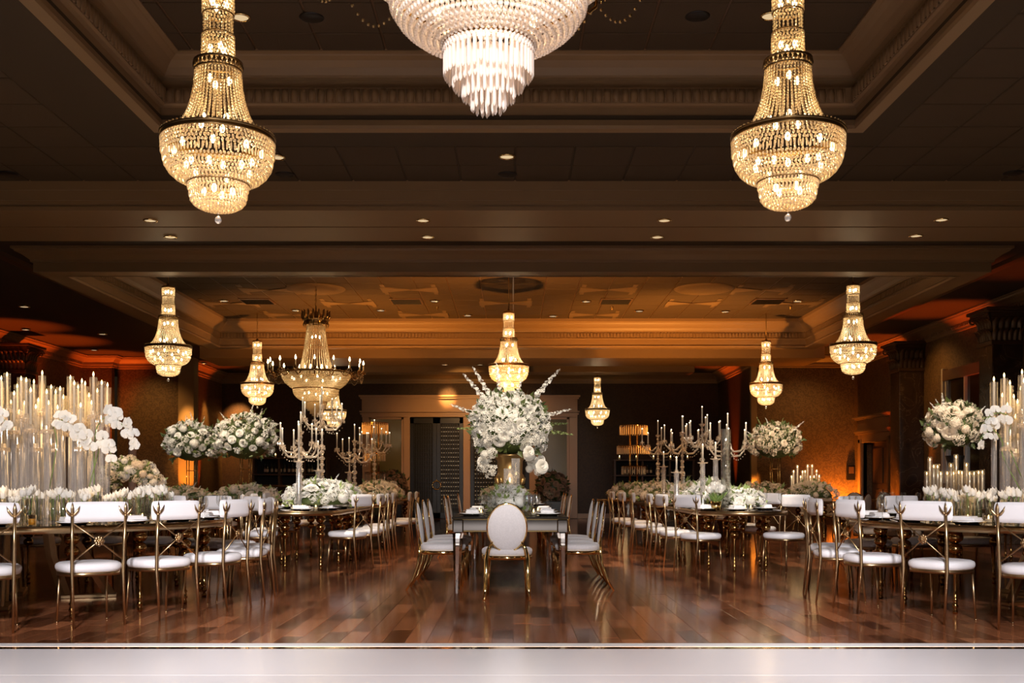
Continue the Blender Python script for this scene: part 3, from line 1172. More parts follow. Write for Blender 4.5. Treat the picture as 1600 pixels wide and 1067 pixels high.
m.box(-.07, .07, -.115, -.1, .18, .36, .005)
m.build('face', M['trim_dark'], o)
# ------------------------------------------------------------------ chandeliers
def bead_shell(m, prof, step, size, n0=6, m0=4, jitter=0.0, squash=1.25, count=None):
    """beads strung round a surface of revolution given by (r,z) points"""
    seg = [0.0]
    for a, c in zip(prof[:-1], prof[1:]):
        seg.append(seg[-1] + math.hypot(c[0] - a[0], c[1] - a[1]))
    L = seg[-1]
    rows = max(1, int(L / (size * 2 * squash)))
    for i in range(rows + 1):
        s = L * i / rows
        k = max(j for j in range(len(seg)) if seg[j] <= s + 1e-9)
        k = min(k, len(prof) - 2)
        t = (s - seg[k]) / max(1e-9, seg[k + 1] - seg[k])
        r = prof[k][0] + (prof[k + 1][0] - prof[k][0]) * t
        z = prof[k][1] + (prof[k + 1][1] - prof[k][1]) * t
        n = count or max(4, int(2 * PI * r / step))
        for q in range(n):
            a = 2 * PI * (q + (0.5 if (i % 2 and not count) else 0)) / n
            m.ell((r * math.cos(a), r * math.sin(a), z), (size, size, size * squash), n0, m0, False)


def ring_torus(m, r, z, t, n=40, flat=1.0):
    prof = [(r + t * math.cos(a * PI / 4), z + t * flat * math.sin(a * PI / 4)) for a in range(8)]
    m.lathe(prof, n, close=True, cap=False)


m = MB()
m.ell((0, 0, 0), (.013, .013, .022), 8, 6)
bulb_me = m.mesh('bulb', M['bulb'])


def make_empire():
    c = thing('crystal_chandelier', None, 'chandelier', (0, 0, 0), 0, 'crystal chandeliers')
    m = MB()
    m.tube([(0, 0, .86), (0, 0, 2.2)], .008, 6)
    m.lathe([(.0, .98), (.02, .98), (.03, .95), (.10, .935), (.10, .915), (.0, .915)], 20)
    rod = m.build('hanging_rod', M['ringmetal'], c)
    m = MB()
    bead_shell(m, [(.095, .91), (.095, .79)], .022, .0085)
    bead_shell(m, [(.088, .77), (.088, .66)], .024, .0075, count=20)
    bead_shell(m, [(.097, .64), (.100, .50)], .022, .0085)
    stuff(m.build('neck_beads', M['bead'], c))
    m = MB()
    for z, r in ((.915, .10), (.78, .096), (.65, .098)):
        ring_torus(m, r, z, .005, 24)
    ring_torus(m, .145, .475, .009, 30)
    ring_torus(m, .142, .425, .007, 30)
    for q in range(30):
        a = 2 * PI * q / 30
        m.ell((.147 * math.cos(a), .147 * math.sin(a), .45), (.012, .012, .018), 6, 4)
    m.build('crown_ring', M['ringmetal'], c)
    m = MB()
    bead_shell(m, [(.140, .415), (.148, .32), (.165, .23), (.19, .15), (.225, .08), (.27, .03), (.305, .012)], .02, .0078, count=40)
    stuff(m.build('skirt_beads', M['bead'], c))
    m = MB()
    ring_torus(m, .352, .004, .008, 48)
    ring_torus(m, .352, -.02, .006, 48)
    for q in range(64):
        a = 2 * PI * q / 64
        m.ell((.352 * math.cos(a), .352 * math.sin(a), .016), .008, 6, 4)
    m.lathe([(.30, .0), (.352, .0), (.352, -.022)], 48, cap=False)
    m.build('rim_ring', M['ringmetal'], c)
    m = MB()
    bead_shell(m, [(.348, -.035), (.345, -.11)], .024, .0088)
    for q in range(88):
        a = 2 * PI * q / 88
        m.ell((.336 * math.cos(a), .336 * math.sin(a), -.145), (.007, .007, .026), 6, 4, False)
    bead_shell(m, [(.325, -.185), (.30, -.225), (.26, -.26), (.20, -.288)], .024, .0090)
    stuff(m.build('bowl_beads', M['bead'], c))
    m = MB()
    ring_torus(m, .19, -.295, .007, 32)
    m.build('lower_ring', M['ringmetal'], c)
    m = MB()
    bead_shell(m, [(.185, -.31), (.182, -.33)], .022, .009)
    for q in range(48):
        a = 2 * PI * q / 48
        m.ell((.176 * math.cos(a), .176 * math.sin(a), -.362), (.007, .007, .024), 6, 4, False)
    bead_shell(m, [(.165, -.40), (.145, -.425), (.11, -.445), (.06, -.455), (.0, -.46)], .022, .010)
    stuff(m.build('lower_bowl_beads', M['bead'], c))
    m = MB()
    m.tube([(0, 0, -.46), (0, 0, -.50)], .002, 5)
    m.ell((0, 0, -.52), (.022, .022, .025), 8, 6, False)
    m.build('pendant_drop', M['stem'], c)
    for z, r, n, o in ((.85, .05, 3, 0), (.57, .05, 3, .5), (.36, .07, 3, 0), (.10, .12, 5, .3), (-.09, .27, 8, .2), (-.20, .20, 6, .5), (-.34, .09, 4, 0)):
        for q in range(n):
            a = 2 * PI * (q + o) / n
            put('bulb', bulb_me, c, (r * math.cos(a), r * math.sin(a), z), None, 1.25)
    return c


def bowl_lamp(p, dz, power, color=WARM, size=.12):
    lamp('POINT', (p[0], p[1], p[2] + dz), power, color, None, size)


emp = make_empire()
ES = [(-1.872, 6.7, 3.285, 'crystal chandelier nearest the camera over the left of the dance floor', 1.0),
      (1.742, 6.7, 3.30, 'crystal chandelier nearest the camera over the right of the dance floor', 1.0),
      (-5.39, 16.5, 3.23, 'crystal chandelier hanging at the left corner of the middle coffer', 1.0),
      (5.31, 16.5, 3.26, 'crystal chandelier hanging at the right corner of the middle coffer', 1.0),
      (-5.60, 23.1, 3.27, 'crystal chandelier at the far left of the middle coffer, beside the armed chandelier', 1.0),
      (5.53, 23.1, 3.27, 'crystal chandelier at the far right of the middle coffer, above the flower ball', 1.0),
      (-.08, 18.6, 3.17, 'crystal chandelier on the central axis, above the tall urn of white flowers', 1.0),
      (-.04, 25.2, 3.20, 'crystal chandelier half hidden behind the top of the urn flowers', 1.05),
      (-5.0, 29.4, 3.12, 'small crystal chandelier behind the armed chandelier, far left', 1.0),
      (2.42, 30.4, 3.22, 'lone crystal chandelier before the dark back wall, right of the portal', 1.0)]
for i, (x, y, z, lab, s) in enumerate(ES):
    o = emp if i == 0 else dup(emp)
    o.location = (x, y, z)
    o.rotation_euler = (0, 0, i * .37)
    o.scale = (s,) * 3
    o['label'] = lab
    pw = 2.1 if i < 2 else 3.8
    lc = (1.0, .68, .36) if i < 2 else (1.0, .82, .58)
    bowl_lamp((x, y, z), -.10, pw * 1.5, lc, .10)
    bowl_lamp((x, y, z), .18, pw * .45, lc, .05)
    bowl_lamp((x, y, z), .56, pw * .12, lc, .04)
    bowl_lamp((x, y, z), .84, pw * .12, lc, .04)
    bowl_lamp((x, y, z), -.36, pw * .4, lc, .06)


def make_grand(near):
    """large chandelier with a ring of candle arms and a prism fringe; z = 0 at the lower bowl ring"""
    c = thing('grand_chandelier', None, 'chandelier', (0, 0, 0), 0)
    bm = M['bead_white'] if near else M['bead']
    m = MB()
    z = 1.55
    m.tube([(0, 0, 1.3), (0, 0, 1.56)], .012, 6)
    k = 0
    while z < 1.95:
        pts = [(.016 * math.cos(q * PI / 4) * (k % 2), .016 * math.cos(q * PI / 4) * (1 - k % 2), z + .026 * math.sin(q * PI / 4)) for q in range(9)]
        m.tube(pts, .005, 5, cap=False)
        z += .042
        k += 1
    m.build('chain', M['ringmetal'], c)
    m = MB()
    ring_torus(m, .23, 1.30, .016, 30)
    ring_torus(m, .17, 1.22, .012, 30)
    m.lathe([(.17, 1.22), (.23, 1.30), (.20, 1.33), (.05, 1.45), (.0, 1.46)], 24, cap=False)
    for q in range(16):
        a = 2 * PI * q / 16
        M2 = Matrix.Rotation(a, 4, 'Z')
        m.tube([(.225, 0, 1.28), (.26, 0, 1.36), (.25, 0, 1.44), (.27, 0, 1.47)], [.016, .022, .018, .004], 6, M=M2)
        m.tube([(.21, 0, 1.26), (.235, 0, 1.20), (.22, 0, 1.15)], [.012, .012, .004], 6, M=M2)
    m.build('crown', M['ringmetal'], c)
    m = MB()
    prof = [(.16, 1.20), (.185, 1.0), (.22, .75), (.27, .50), (.33, .32)]
    bead_shell(m, prof, .02, .0095, count=34)
    stuff(m.build('cone_beads', bm, c))
    m = MB()
    ring_torus(m, .655, .30, .014, 56, 1.4)
    ring_torus(m, .34, .31, .008, 40)
    for q in range(28):
        a = 2 * PI * q / 28
        m.tube([(.655 * math.cos(a), .655 * math.sin(a), .30), (.67 * math.cos(a), .67 * math.sin(a), .34)], [.012, .003], 5)
    for q in range(8):
        a = 2 * PI * q / 8
        m.tube([(.33 * math.cos(a), .33 * math.sin(a), .305), (.65 * math.cos(a), .65 * math.sin(a), .30)], .006, 5)
    m.build('rim_ring', M['ringmetal'], c)
    m = MB()
    bead_shell(m, [(.645, .28), (.62, .20), (.56, .11), (.48, .045), (.43, .015)], .026, .011)
    stuff(m.build('bowl_beads', bm, c))
    m = MB()
    ring_torus(m, .425, 0, .011, 48)
    ring_torus(m, .19, -.235, .009, 30)
    m.build('lower_ring', M['darkgold'], c)
    m = MB()
    bead_shell(m, [(.422, -.02), (.41, -.08), (.37, -.14), (.30, -.19), (.20, -.228)], .0245, .0115)
    stuff(m.build('lower_bowl_beads', bm, c))
    m = MB()
    for r, n, z0, L in ((.187, 44, -.245, .13), (.15, 36, -.245, .17), (.11, 26, -.26, .205), (.07, 16, -.27, .24), (.03, 7, -.28, .25)):
        for q in range(n):
            a = 2 * PI * q / n
            l2 = L + rng.uniform(-.008, .008)
            x, y = r * math.cos(a), r * math.sin(a)
            m.tube([(x, y, z0), (x, y, z0 - l2 + .012), (x, y, z0 - l2)], [.0075, .0075, .001], 5, smooth=False)
    bead_shell(m, [(.19, -.245), (.19, -.262)], .02, .009)
    stuff(m.build('prism_fringe', bm, c))
    arm = MB()
    arm.tube([(.66, 0, .28), (.72, 0, .22), (.80, 0, .20), (.87, 0, .25), (.88, 0, .31)], [.011, .012, .011, .010, .009], 6)
    arm.lathe([(.0, .30), (.02, .30), (.045, .325), (.04, .33), (.014, .335), (.014, .36), (0, .36)], 10, (.88, 0, 0))
    arm.tube([(.70, 0, .24), (.74, 0, .30), (.79, 0, .31), (.80, 0, .27), (.77, 0, .255)], [.008, .008, .007, .006, .004], 5)
    for q in range(9):
        a = 2 * PI * q / 9
        arm.ell((.88 + .044 * math.cos(a), .044 * math.sin(a), .30), (.006, .006, .014), 5, 4)
    arm_me = arm.mesh('arm', M['darkgold'])
    cn = MB()
    cn.tube([(.88, 0, .355), (.88, 0, .465)], .011, 8)
    cn_me = cn.mesh('candle_sleeve', M['wax'])
    b1 = MB()
    b1.lathe([(.009, .465), (.017, .485), (.014, .51), (.004, .54), (.0, .55)], 8, (.88, 0, 0))
    fl_me = b1.mesh('bulb', M['bulb'])
    sw = MB()
    for q in range(12):
        t = q / 11
        x0, y0 = .88 * math.cos(.0), 0
        x1, y1 = .88 * math.cos(2 * PI / 16), .88 * math.sin(2 * PI / 16)
        sw.ell((x0 + (x1 - x0) * t, y0 + (y1 - y0) * t, .27 - .14 * math.sin(PI * t)), .009, 6, 4, False)
    sw_me = sw.mesh('bead_swag', bm if not near else M['ringmetal'])
    for q in range(16):
        a = 2 * PI * (q + .4) / 16
        put('arm', arm_me, c, (0, 0, 0), (0, 0, a))
        put('candle_sleeve', cn_me, c, (0, 0, 0), (0, 0, a))
        put('bulb', fl_me, c, (0, 0, 0), (0, 0, a))
        stuff(put('bead_swag', sw_me, c, (0, 0, 0), (0, 0, a)))
    for z, r, n, o in ((.98, .08, 3, .3), (.42, .20, 6, .2), (.20, .45, 9, .1), (-.08, .22, 5, .4)):
        for q in range(n):
            a = 2 * PI * (q + o) / n
            put('bulb', bulb_me, c, (r * math.cos(a), r * math.sin(a), z), None, 1.3)
    return c


g1 = make_grand(False)
g1.location = (-3.70, 19.8, 2.86)
g1['label'] = 'grand chandelier with a ring of gold candle arms, in the middle coffer'
for dz, p in ((.15, 7), (-.08, 2.5), (.5, 2.5), (.95, 1.0)):
    bowl_lamp(g1.location, dz, p, (1.0, .74, .42), .15)
g2 = make_grand(True)
g2.location = (-.106, 4.5, 3.19)
g2['label'] = 'huge white crystal chandelier with a prism fringe, cut by the top edge'
for dz, p in ((.14, 2.4), (-.02, .35)):
    bowl_lamp(g2.location, dz, p, (1.0, .80, .60), .12)

# ------------------------------------------------------------------ chairs
def superell(rx, ry, n=28, e=2.6, taper=0.0):
    o = []
    for k in range(n):
        a = 2 * PI * k / n
        c, s = math.cos(a), math.sin(a)
        x = rx * math.copysign(abs(c) ** (2 / e), c)
        y = ry * math.copysign(abs(s) ** (2 / e), s)
        o.append((x * (1 + taper * y / ry), y))
    return o


def curved_pad(w, h, t, z0, y0, bow, n=14, mm=8):
    """upholstered back pad, rounded edges, bowed backwards at the middle"""
    v, f = [], []
    for side in (0, 1):
        for i in range(n + 1):
            for j in range(mm + 1):
                u, q = i / n * 2 - 1, j / mm * 2 - 1
                e = max(0.0, 1 - (abs(u) ** 6)) ** .5 * max(0.0, 1 - abs(q) ** 5) ** .5
                rr = 1 - .06 * (abs(u * q)) ** 4
                x = u * w / 2 * rr
                z = z0 + h / 2 + q * h / 2 * rr
                y = y0 - bow * (1 - u * u) + (t / 2 * e if side else -t / 2 * e)
                v.append((x, y, z))
    K = (n + 1) * (mm + 1)
    for i in range(n):
        for j in range(mm):
            a = i * (mm + 1) + j
            q = (a, a + mm + 1, a + mm + 2, a + 1)
            f.append(q)
            f.append(tuple(K + x for x in q[::-1]))
    return v, f


def make_brass_chair():
    c = thing('brass_chair', None, 'chair', (0, 0, 0), 0)
    m = MB()
    m.prism(superell(.232, .225, 32, 2.8, .05), .415, .492, None, True, .02, .05)
    m.build('seat', M['vinyl'], c)
    m = MB()
    m.prism(superell(.222, .215, 32, 2.8, .05), .385, .416, None, True)
    m.build('seat_frame', M['brass'], c)
    for s in (-1, 1):
        m = MB()
        m.tube([(s * .178, .155, .39), (s * .192, .185, 0)], [.0125, .008], 8)
        m.tube([(s * .1915, .184, .012), (s * .192, .185, 0)], [.010, .010], 8)
        m.build('front_leg', M['brass'], c)
    for s in (-1, 1):
        m = MB()
        m.tube([(s * .188, -.262, 0), (s * .190, -.222, .40), (s * .193, -.232, .62), (s * .198, -.256, .85)], [.0085, .0135, .0135, .0115], 8)
        p = m.build('rear_post', M['brass'], c)
        m = MB()
        m.tube([(s * .198, -.256, .845), (s * .198, -.258, .875), (s * .198, -.26, .905), (s * .198, -.262, .955)], [.011, .012, .013, .001], 6, flat=.5)
        for q in (-1, 1):
            x = s * .198
            m.tube([(x, -.256, .852), (x + q * .022, -.258, .866), (x + q * .040, -.26, .888), (x + q * .054, -.262, .925)], [.009, .011, .010, .001], 6, flat=.5)
        m.ell((s * .198, -.256, .85), (.016, .014, .008), 8, 4)
        m.build('finial', M['brass'], p)
    m = MB()
    m.add(*curved_pad(.465, .155, .05, .800, -.215, .012))
    m.build('backrest', M['vinyl'], c)
    for s in (-1, 1):
        m = MB()
        m.tube([(s * .195, -.245, .795), (0, -.246, .655), (-s * .188, -.228, .505)], .0055, 6)
        m.build('cross_brace', M['brass'], c)
    m = MB()
    for q in range(8):
        a = 2 * PI * q / 8
        m.ell((.026 * math.cos(a), -.254, .655 + .026 * math.sin(a)), (.016, .007, .016), 6, 4)
    for q in range(5):
        a = 2 * PI * (q + .5) / 5
        m.ell((.012 * math.cos(a), -.262, .655 + .012 * math.sin(a)), (.011, .006, .011), 6, 4)
    m.ell((0, -.266, .655), .008, 6, 4)
    m.build('rosette', M['brass'], c)
    return c


def make_oval_chair(pad='brocade', metal='gold'):
    c = thing('oval_back_chair', None, 'chair', (0, 0, 0), 0)
    m = MB()
    m.prism(superell(.245, .235, 32, 2.3), .405, .485, None, True, .02, .04)
    m.build('seat', M[pad], c)
    m = MB()
    m.prism(superell(.243, .233, 32, 2.3), .368, .406, None, True)
    m.build('seat_frame', M[metal], c)
    T = Matrix.Translation((0, -.245, .675)) @ Matrix.Rotation(R(8), 4, 'X') @ Matrix.Rotation(R(90), 4, 'X')
    m = MB()
    n = 36
    for sgn in (1, -1):
        v = [(0, 0, .022 * sgn)]
        f = []
        for i, (s, d) in enumerate(((.45, .021), (.8, .017), (.95, .009), (1.0, 0.0))):
            for k in range(n):
                a = 2 * PI * k / n
                v.append((.185 * s * math.cos(a), .228 * s * math.sin(a), d * sgn))
        for k in range(n):
            f.append((0, 1 + k, 1 + (k + 1) % n) if sgn > 0 else (0, 1 + (k + 1) % n, 1 + k))
            for i in range(3):
                q = (1 + i * n + k, 1 + (i + 1) * n + k, 1 + (i + 1) * n + (k + 1) % n, 1 + i * n + (k + 1) % n)
                f.append(q if sgn > 0 else q[::-1])
        m.add(v, f, True, T)
    m.build('back_pad', M[pad], c)
    m = MB()
    pts = [(.187 * math.cos(2 * PI * k / 40), .230 * math.sin(2 * PI * k / 40), 0) for k in range(41)]
    m.tube(pts, .0095, 8, False, T)
    m.build('back_frame', M[metal], c)
    for s in (-1, 1):
        m = MB()
        pts = [(s * .135, -.232, .545), (s * .175, -.225, .47), (s * .195, -.225, .38), (s * .197, -.24, .26), (s * .203, -.29, .12), (s * .212, -.36, 0)]
        m.tube(pts, [.011, .019, .024, .022, .019, .015], 8, True, flat=.7)
        m.build('rear_leg', M[metal], c)
        m = MB()
        m.tube([(s * .18, .16, .375), (s * .185, .18, .2), (s * .19, .19, 0)], [.022, .017, .012], 8)
        m.build('front_leg', M[metal], c)
    return c


brass0 = make_brass_chair()
used = [False]


def brass(x, y, face, label, group):
    """face: heading in degrees of the sitter's view, 90 = away from the camera"""
    rz = R(face - 90 + rng.uniform(-2, 2))
    if not used[0]:
        used[0] = True
        o = brass0
        o.location = (x, y, 0)
        o.rotation_euler = (0, 0, rz)
        o['label'] = label or ''
        o['group'] = group
    else:
        o = dup(brass0, (x, y, 0), rz, label, group)
    return o


def around(cx, cy, r, angs, group):
    l = []
    for a in angs:
        x, y = cx + r * math.cos(R(a)), cy + r * math.sin(R(a))
        l.append(brass(x, y, a + 180, None, group))
    return l


LX, LY, LR = -4.70, 9.90, 2.00
RX, RY, RR = 5.25, 9.75, 2.05
c1 = around(LX, LY, LR + .16, [-69, -50, -34, -17, 0], 'chairs at the round table with the orchids')
ordinal(c1, 'white-padded brass chair on the near side of the orchid table, {}')
c2 = around(LX, LY, LR + .16, [19, 37, 54, 72, 90, 108], 'chairs at the round table with the orchids')
ordinal(c2, 'white-padded brass chair on the far side of the orchid table, {}')
c3 = around(RX, RY, RR + .17, [156, 178, 195.5, 215, 233.5], 'chairs at the round table with tulip vases, right')
ordinal(c3, 'white-padded brass chair, near side of the marble-column table, {}')
c4 = around(RX, RY, RR + .17, [92, 110, 129], 'chairs at the round table with tulip vases, right')
ordinal(c4, 'white-padded brass chair, far side of the marble-column table, {}')

# long tables on either side of the centre
LMX, RMX, MH = -2.72, 2.86, .56
c5 = [brass(LMX + .60, 13.55, 152, None, 'chairs at the left long table'), brass(LMX + .70, 14.35, 176, None, 'chairs at the left long table'),
      brass(LMX + .70, 15.1, 181, None, 'chairs at the left long table'), brass(LMX + .70, 15.85, 181, None, 'chairs at the left long table'),
      brass(LMX + .78, 17.6, 181, None, 'chairs at the left long table'), brass(LMX + .80, 18.5, 181, None, 'chairs at the left long table')]
ordinal(c5, 'brass chair, inner side of the left candelabra table, {}')
c6 = [brass(LMX - .54, 13.6, 10, None, 'chairs at the left long table'), brass(LMX - .62, 14.5, 2, None, 'chairs at the left long table'),
      brass(LMX - .66, 15.4, 0, None, 'chairs at the left long table'), brass(LMX - .66, 17.6, -3, None, 'chairs at the left long table')]
ordinal(c6, 'brass chair, outer side of the left candelabra table, {}')
c7 = [brass(RMX - .56, 13.0, 33, None, 'chairs at the right long table'), brass(RMX - .72, 13.75, 10, None, 'chairs at the right long table'),
      brass(RMX - .76, 14.55, 0, None, 'chairs at the right long table'), brass(RMX - .80, 16.2, 0, None, 'chairs at the right long table'),
      brass(RMX - .85, 17.4, 8, None, 'chairs at the right long table'), brass(RMX - .9, 18.6, 4, None, 'chairs at the right long table')]
ordinal(c7, 'brass chair, inner side of the right candelabra table, {}')
c8 = [brass(RMX + .50, 13.10, 215, None, 'chairs at the right long table'), brass(RMX + .62, 15.0, 205, None, 'chairs at the right long table'),
      brass(RMX + .66, 16.0, 190, None, 'chairs at the right long table')]
ordinal(c8, 'brass chair, outer side of the right candelabra table, {}')

ov0 = make_oval_chair()
TX = -.03
ovs = []


def oval(proto, x, y, face, lab=None, group=None):
    rz = R(face - 90 + rng.uniform(-1.5, 1.5))
    if not proto.get('u'):
        proto['u'] = 1
        proto.location = (x, y, 0)
        proto.rotation_euler = (0, 0, rz)
        o = proto
    else:
        o = dup(proto, (x, y, 0), rz)
    if lab:
        o['label'] = lab
    if group:
        o['group'] = group
    return o


G = 'oval-back gold chairs at the mirrored tables'
oval(ov0, TX - .03 + .0, 10.22, 90, 'gold chair with pale oval back at the near head of the mirrored table', G)
sl, sr, fl_, fr_ = [], [], [], []
for y in (10.98, 11.75, 12.5):
    sl.append(oval(ov0, TX - .70, y, 0, None, G))
    sr.append(oval(ov0, TX + .70, y, 180, None, G))
for y in (15.75, 16.6, 19.6):
    fl_.append(oval(ov0, TX - .72, y, 0, None, G))
for y in (17.6, 19.4, 20.3):
    fr_.append(oval(ov0, TX + .72, y, 180, None, G))
ordinal(sl, 'gold oval-back chair, left side of the near mirrored table, {}')
ordinal(sr, 'gold oval-back chair, right side of the near mirrored table, {}')
ordinal(fl_, 'gold oval-back chair, left side of the far mirrored table, {}')
ordinal(fr_, 'gold oval-back chair, right side of the far mirrored table, {}')

tp0 = make_oval_chair('taupe', 'darkgold')
G = 'taupe oval-back chairs at the far tables'
FT = [(300, 19.3, .80), (384, 18.0, .80), (1225, 20.9, 1.25), (1490, 14.7, 1.0), (207, 14.6, .85), (1330, 23.4, .95)]


def far_chairs(k, angs, lab):
    px, d, r = FT[k]
    cx = at(px, 0, d).x
    l = [oval(tp0, cx + (r + .2) * math.cos(R(a)), d + (r + .2) * math.sin(R(a)), a + 180, None, G) for a in angs]
    ordinal(l, 'taupe oval-back chair at the ' + lab + ', {}')


far_chairs(0, (180, 222, 262), 'table under the left gold-frame flower ball')
far_chairs(1, (212, 262), 'table under the right gold-frame flower ball')
far_chairs(2, (185, 212, 318), 'table under the cream flower ball')
far_chairs(3, (187, 215), 'table by the marble column')
far_chairs(5, (205, 230, 255, 280), 'far table before the side door')

# ------------------------------------------------------------------ tables
def sphere_leg():
    m = MB()
    m.ell((0, 0, .645), (.065, .065, .055), 14, 9)
    m.ell((0, 0, .545), (.060, .060, .050), 14, 9)
    m.ell((0, 0, .455), (.052, .052, .045), 14, 9)
    m.lathe([(.0, .70), (.045, .70), (.045, .685), (.0, .685)], 12)
    m.lathe([(.02, .415), (.016, .40), (.013, .20), (.015, .13), (.026, .115), (.015, .10), (.024, .075), (.026, .06), (.014, .045), (.022, .02), (.02, 0), (0, 0)], 12, cap=False)
    return m.mesh('leg', M['darkgold'])


SPH = sphere_leg()


def stadium(hx, y0, y1, n=12):
    o = []
    for k in range(n + 1):
        a = PI + PI * k / n
        o.append((hx * math.cos(a), y0 + hx + hx * math.sin(a)))
    for k in range(n + 1):
        a = PI * k / n
        o.append((hx * math.cos(a), y1 - hx + hx * math.sin(a)))
    return o


def scaled(o, s):
    c = np.array(o)
    mid = (c.min(axis=0) + c.max(axis=0)) / 2
    r = np.abs(c - mid).max()
    out = []
    for p in c:
        d = p - mid
        L = np.hypot(*d)
        out.append(tuple(mid + d * (1 - s / max(L, 1e-6))))
    return out


def table(name, label, outline, loc, legs, apron=True, top='tabletop'):
    t = thing(name, label, 'table', (loc[0], loc[1], 0))
    m = MB()
    m.prism(scaled(outline, .015), .742, .76)
    m.build('tabletop', M[top], t)
    m = MB()
    n = len(outline)
    inn = scaled(outline, .03)
    v = [(p[0], p[1], .70) for p in outline] + [(p[0], p[1], .755) for p in outline] + [(p[0], p[1], .755) for p in inn] + [(p[0], p[1], .70) for p in inn]
    f = []
    for a, c in ((0, 1), (1, 2), (2, 3), (3, 0)):
        for k in range(n):
            f.append((a * n + k, a * n + (k + 1) % n, c * n + (k + 1) % n, c * n + k))
    m.add(v, f, True)
    m.build('rim', M['brass'], t)
    for x, y in legs:
        put('leg', SPH, t, (x, y, 0))
    return t


def round_out(r, n=72):
    return [(r * math.cos(2 * PI * k / n), r * math.sin(2 * PI * k / n)) for k in range(n)]


def ring_legs(r, angs):
    return [(r * math.cos(R(a)), r * math.sin(R(a))) for a in angs]


t1 = table('round_banquet_table', 'large round mirror-topped table with gold rim, under the orchids and glass candlesticks', round_out(LR), (LX, LY), ring_legs(1.74, range(-110, 130, 20)))
t2 = table('round_banquet_table', 'large round mirror-topped table with gold rim, before the marble columns', round_out(RR), (RX, RY), ring_legs(1.78, range(70, 300, 20)))
for t, sx in ((t1, 1), (t2, -1)):
    for k, a in enumerate((0, 90, 180, 270)):
        m = MB()
        M2 = Matrix.Rotation(R(a + 20), 4, 'Z')
        m.tube([(.42, 0, .70), (.62, 0, .42), (.86, 0, .02)], [.05, .05, .05], 4, True, M2, False, .35)
        m.tube([(.30, 0, .70), (.34, .0, .40), (.46, 0, .03)], [.05, .05, .05], 4, True, M2, False, .35)
        m.box(.42, .92, -.06, .06, 0, .035, .005, M2)
        m.build('pedestal', M['brass'], t)
L1 = 3.9
mt = []
for x, y0, lab in ((LMX, 12.72, 'long gold-rimmed table with candelabras left of the centre, nearer one'), (LMX + .05, 17.0, 'long gold-rimmed table with candelabras left of the centre, farther one'),
                   (RMX, 12.66, 'long gold-rimmed table with candelabras right of the centre, nearer one'), (RMX, 17.0, 'long gold-rimmed table with candelabras right of the centre, farther one')):
    lg = [(-.12, .42), (.30, .55), (-.38, .75), (.40, 1.3), (-.40, 1.5), (.40, 2.3), (-.40, 2.5), (.35, 3.2), (-.35, 3.3)]
    mt.append(table('long_banquet_table', lab, stadium(MH, 0, L1), (x, y0), lg))


def mirrored_table(x, y0, y1, lab):
    t = thing('mirrored_table', lab, 'table', (x, (y0 + y1) / 2, 0))
    h = (y1 - y0) / 2
    w = .578
    m = MB()
    m.box(-w, w, -h, h, .742, .762, .004)
    m.build('tabletop', M['pane'], t)
    for a in (0, 1, 2, 3):
        m = MB()
        if a < 2:
            y = -h + .02 if a == 0 else h - .04
            m.box(-w + .10, w - .10, y, y + .02, .625, .735, .004)
            # bevelled gold edging round the panel
            m2 = MB()
            for z in (.615, .733):
                m2.box(-w + .02, w - .02, y - .004, y + .024, z, z + .01)
        else:
            xx = -w + .02 if a == 2 else w - .04
            m.box(xx, xx + .02, -h + .10, h - .10, .625, .735, .004)
            m2 = MB()
            for z in (.615, .733):
                m2.box(xx - .004, xx + .024, -h + .02, h - .02, z, z + .01)
        m.build('apron_panel', M['mirror'], t)
        m2.build('apron_edging', M['gold'], t)
    for sx in (-1, 1):
        for sy in (-1, 1):
            m = MB()
            cx, cy = sx * (w - .06), sy * (h - .06)
            m.box(cx - .055, cx + .055, cy - .055, cy + .055, .60, .74, .012)
            v, f = [], []
            for z, r in ((.60, .052), (.55, .045), (0, .024)):
                for a in range(8):
                    q = 2 * PI * (a + .5) / 8
                    v.append((cx + sx * (.052 - r) * .5 + r * 1.15 * math.cos(q), cy + r * 1.15 * math.sin(q), z))
            for i in range(2):
                for a in range(8):
                    f.append((i * 8 + a, (i + 1) * 8 + a, (i + 1) * 8 + (a + 1) % 8, i * 8 + (a + 1) % 8))
            f.append(tuple(range(16, 24)))
            m.add(v, f, False)
            m.build('leg', M['mirror'], t)
    return t


mirrored_table(TX, 10.44, 13.6, 'mirrored table with tapered legs in the middle, under the urn')
mirrored_table(TX, 15.3, 21.0, 'mirrored table on the central axis, farther one before the portal')
far_tables = []
for (px, d, r), lab in zip(FT, ('small round table under the left flower ball beyond the orchids', 'small round table under the right flower ball beyond the orchids',
                           'round table under the flower ball right of the candelabras', 'round table under the flower ball beside the marble column',
                           'round table under the low cloud of blossom beyond the orchids', 'far round table in front of the side door')):
    x = at(px, 0, d).x
    far_tables.append(table('round_table', lab, round_out(r, 48), (x, d), ring_legs(r - .2, range(0, 360, 60))))
# ------------------------------------------------------------------ flowers
def fib(n, zmin=-1.0):
    o = []
    for i in range(n):
        z = 1 - (1 - zmin) * (i + .5) / n
        r = math.sqrt(max(0, 1 - z * z))
        a = i * 2.399963
        o.append(Vector((r * math.cos(a), r * math.sin(a), z)))
    return o


def face_m(p, nrm, s=1.0, spin=0.0):
    q = Vector(nrm).to_track_quat('Z', 'Y').to_matrix().to_4x4()
    return Matrix.Translation(p) @ q @ Matrix.Rotation(spin, 4, 'Z') @ Matrix.Diagonal((s, s, s, 1))


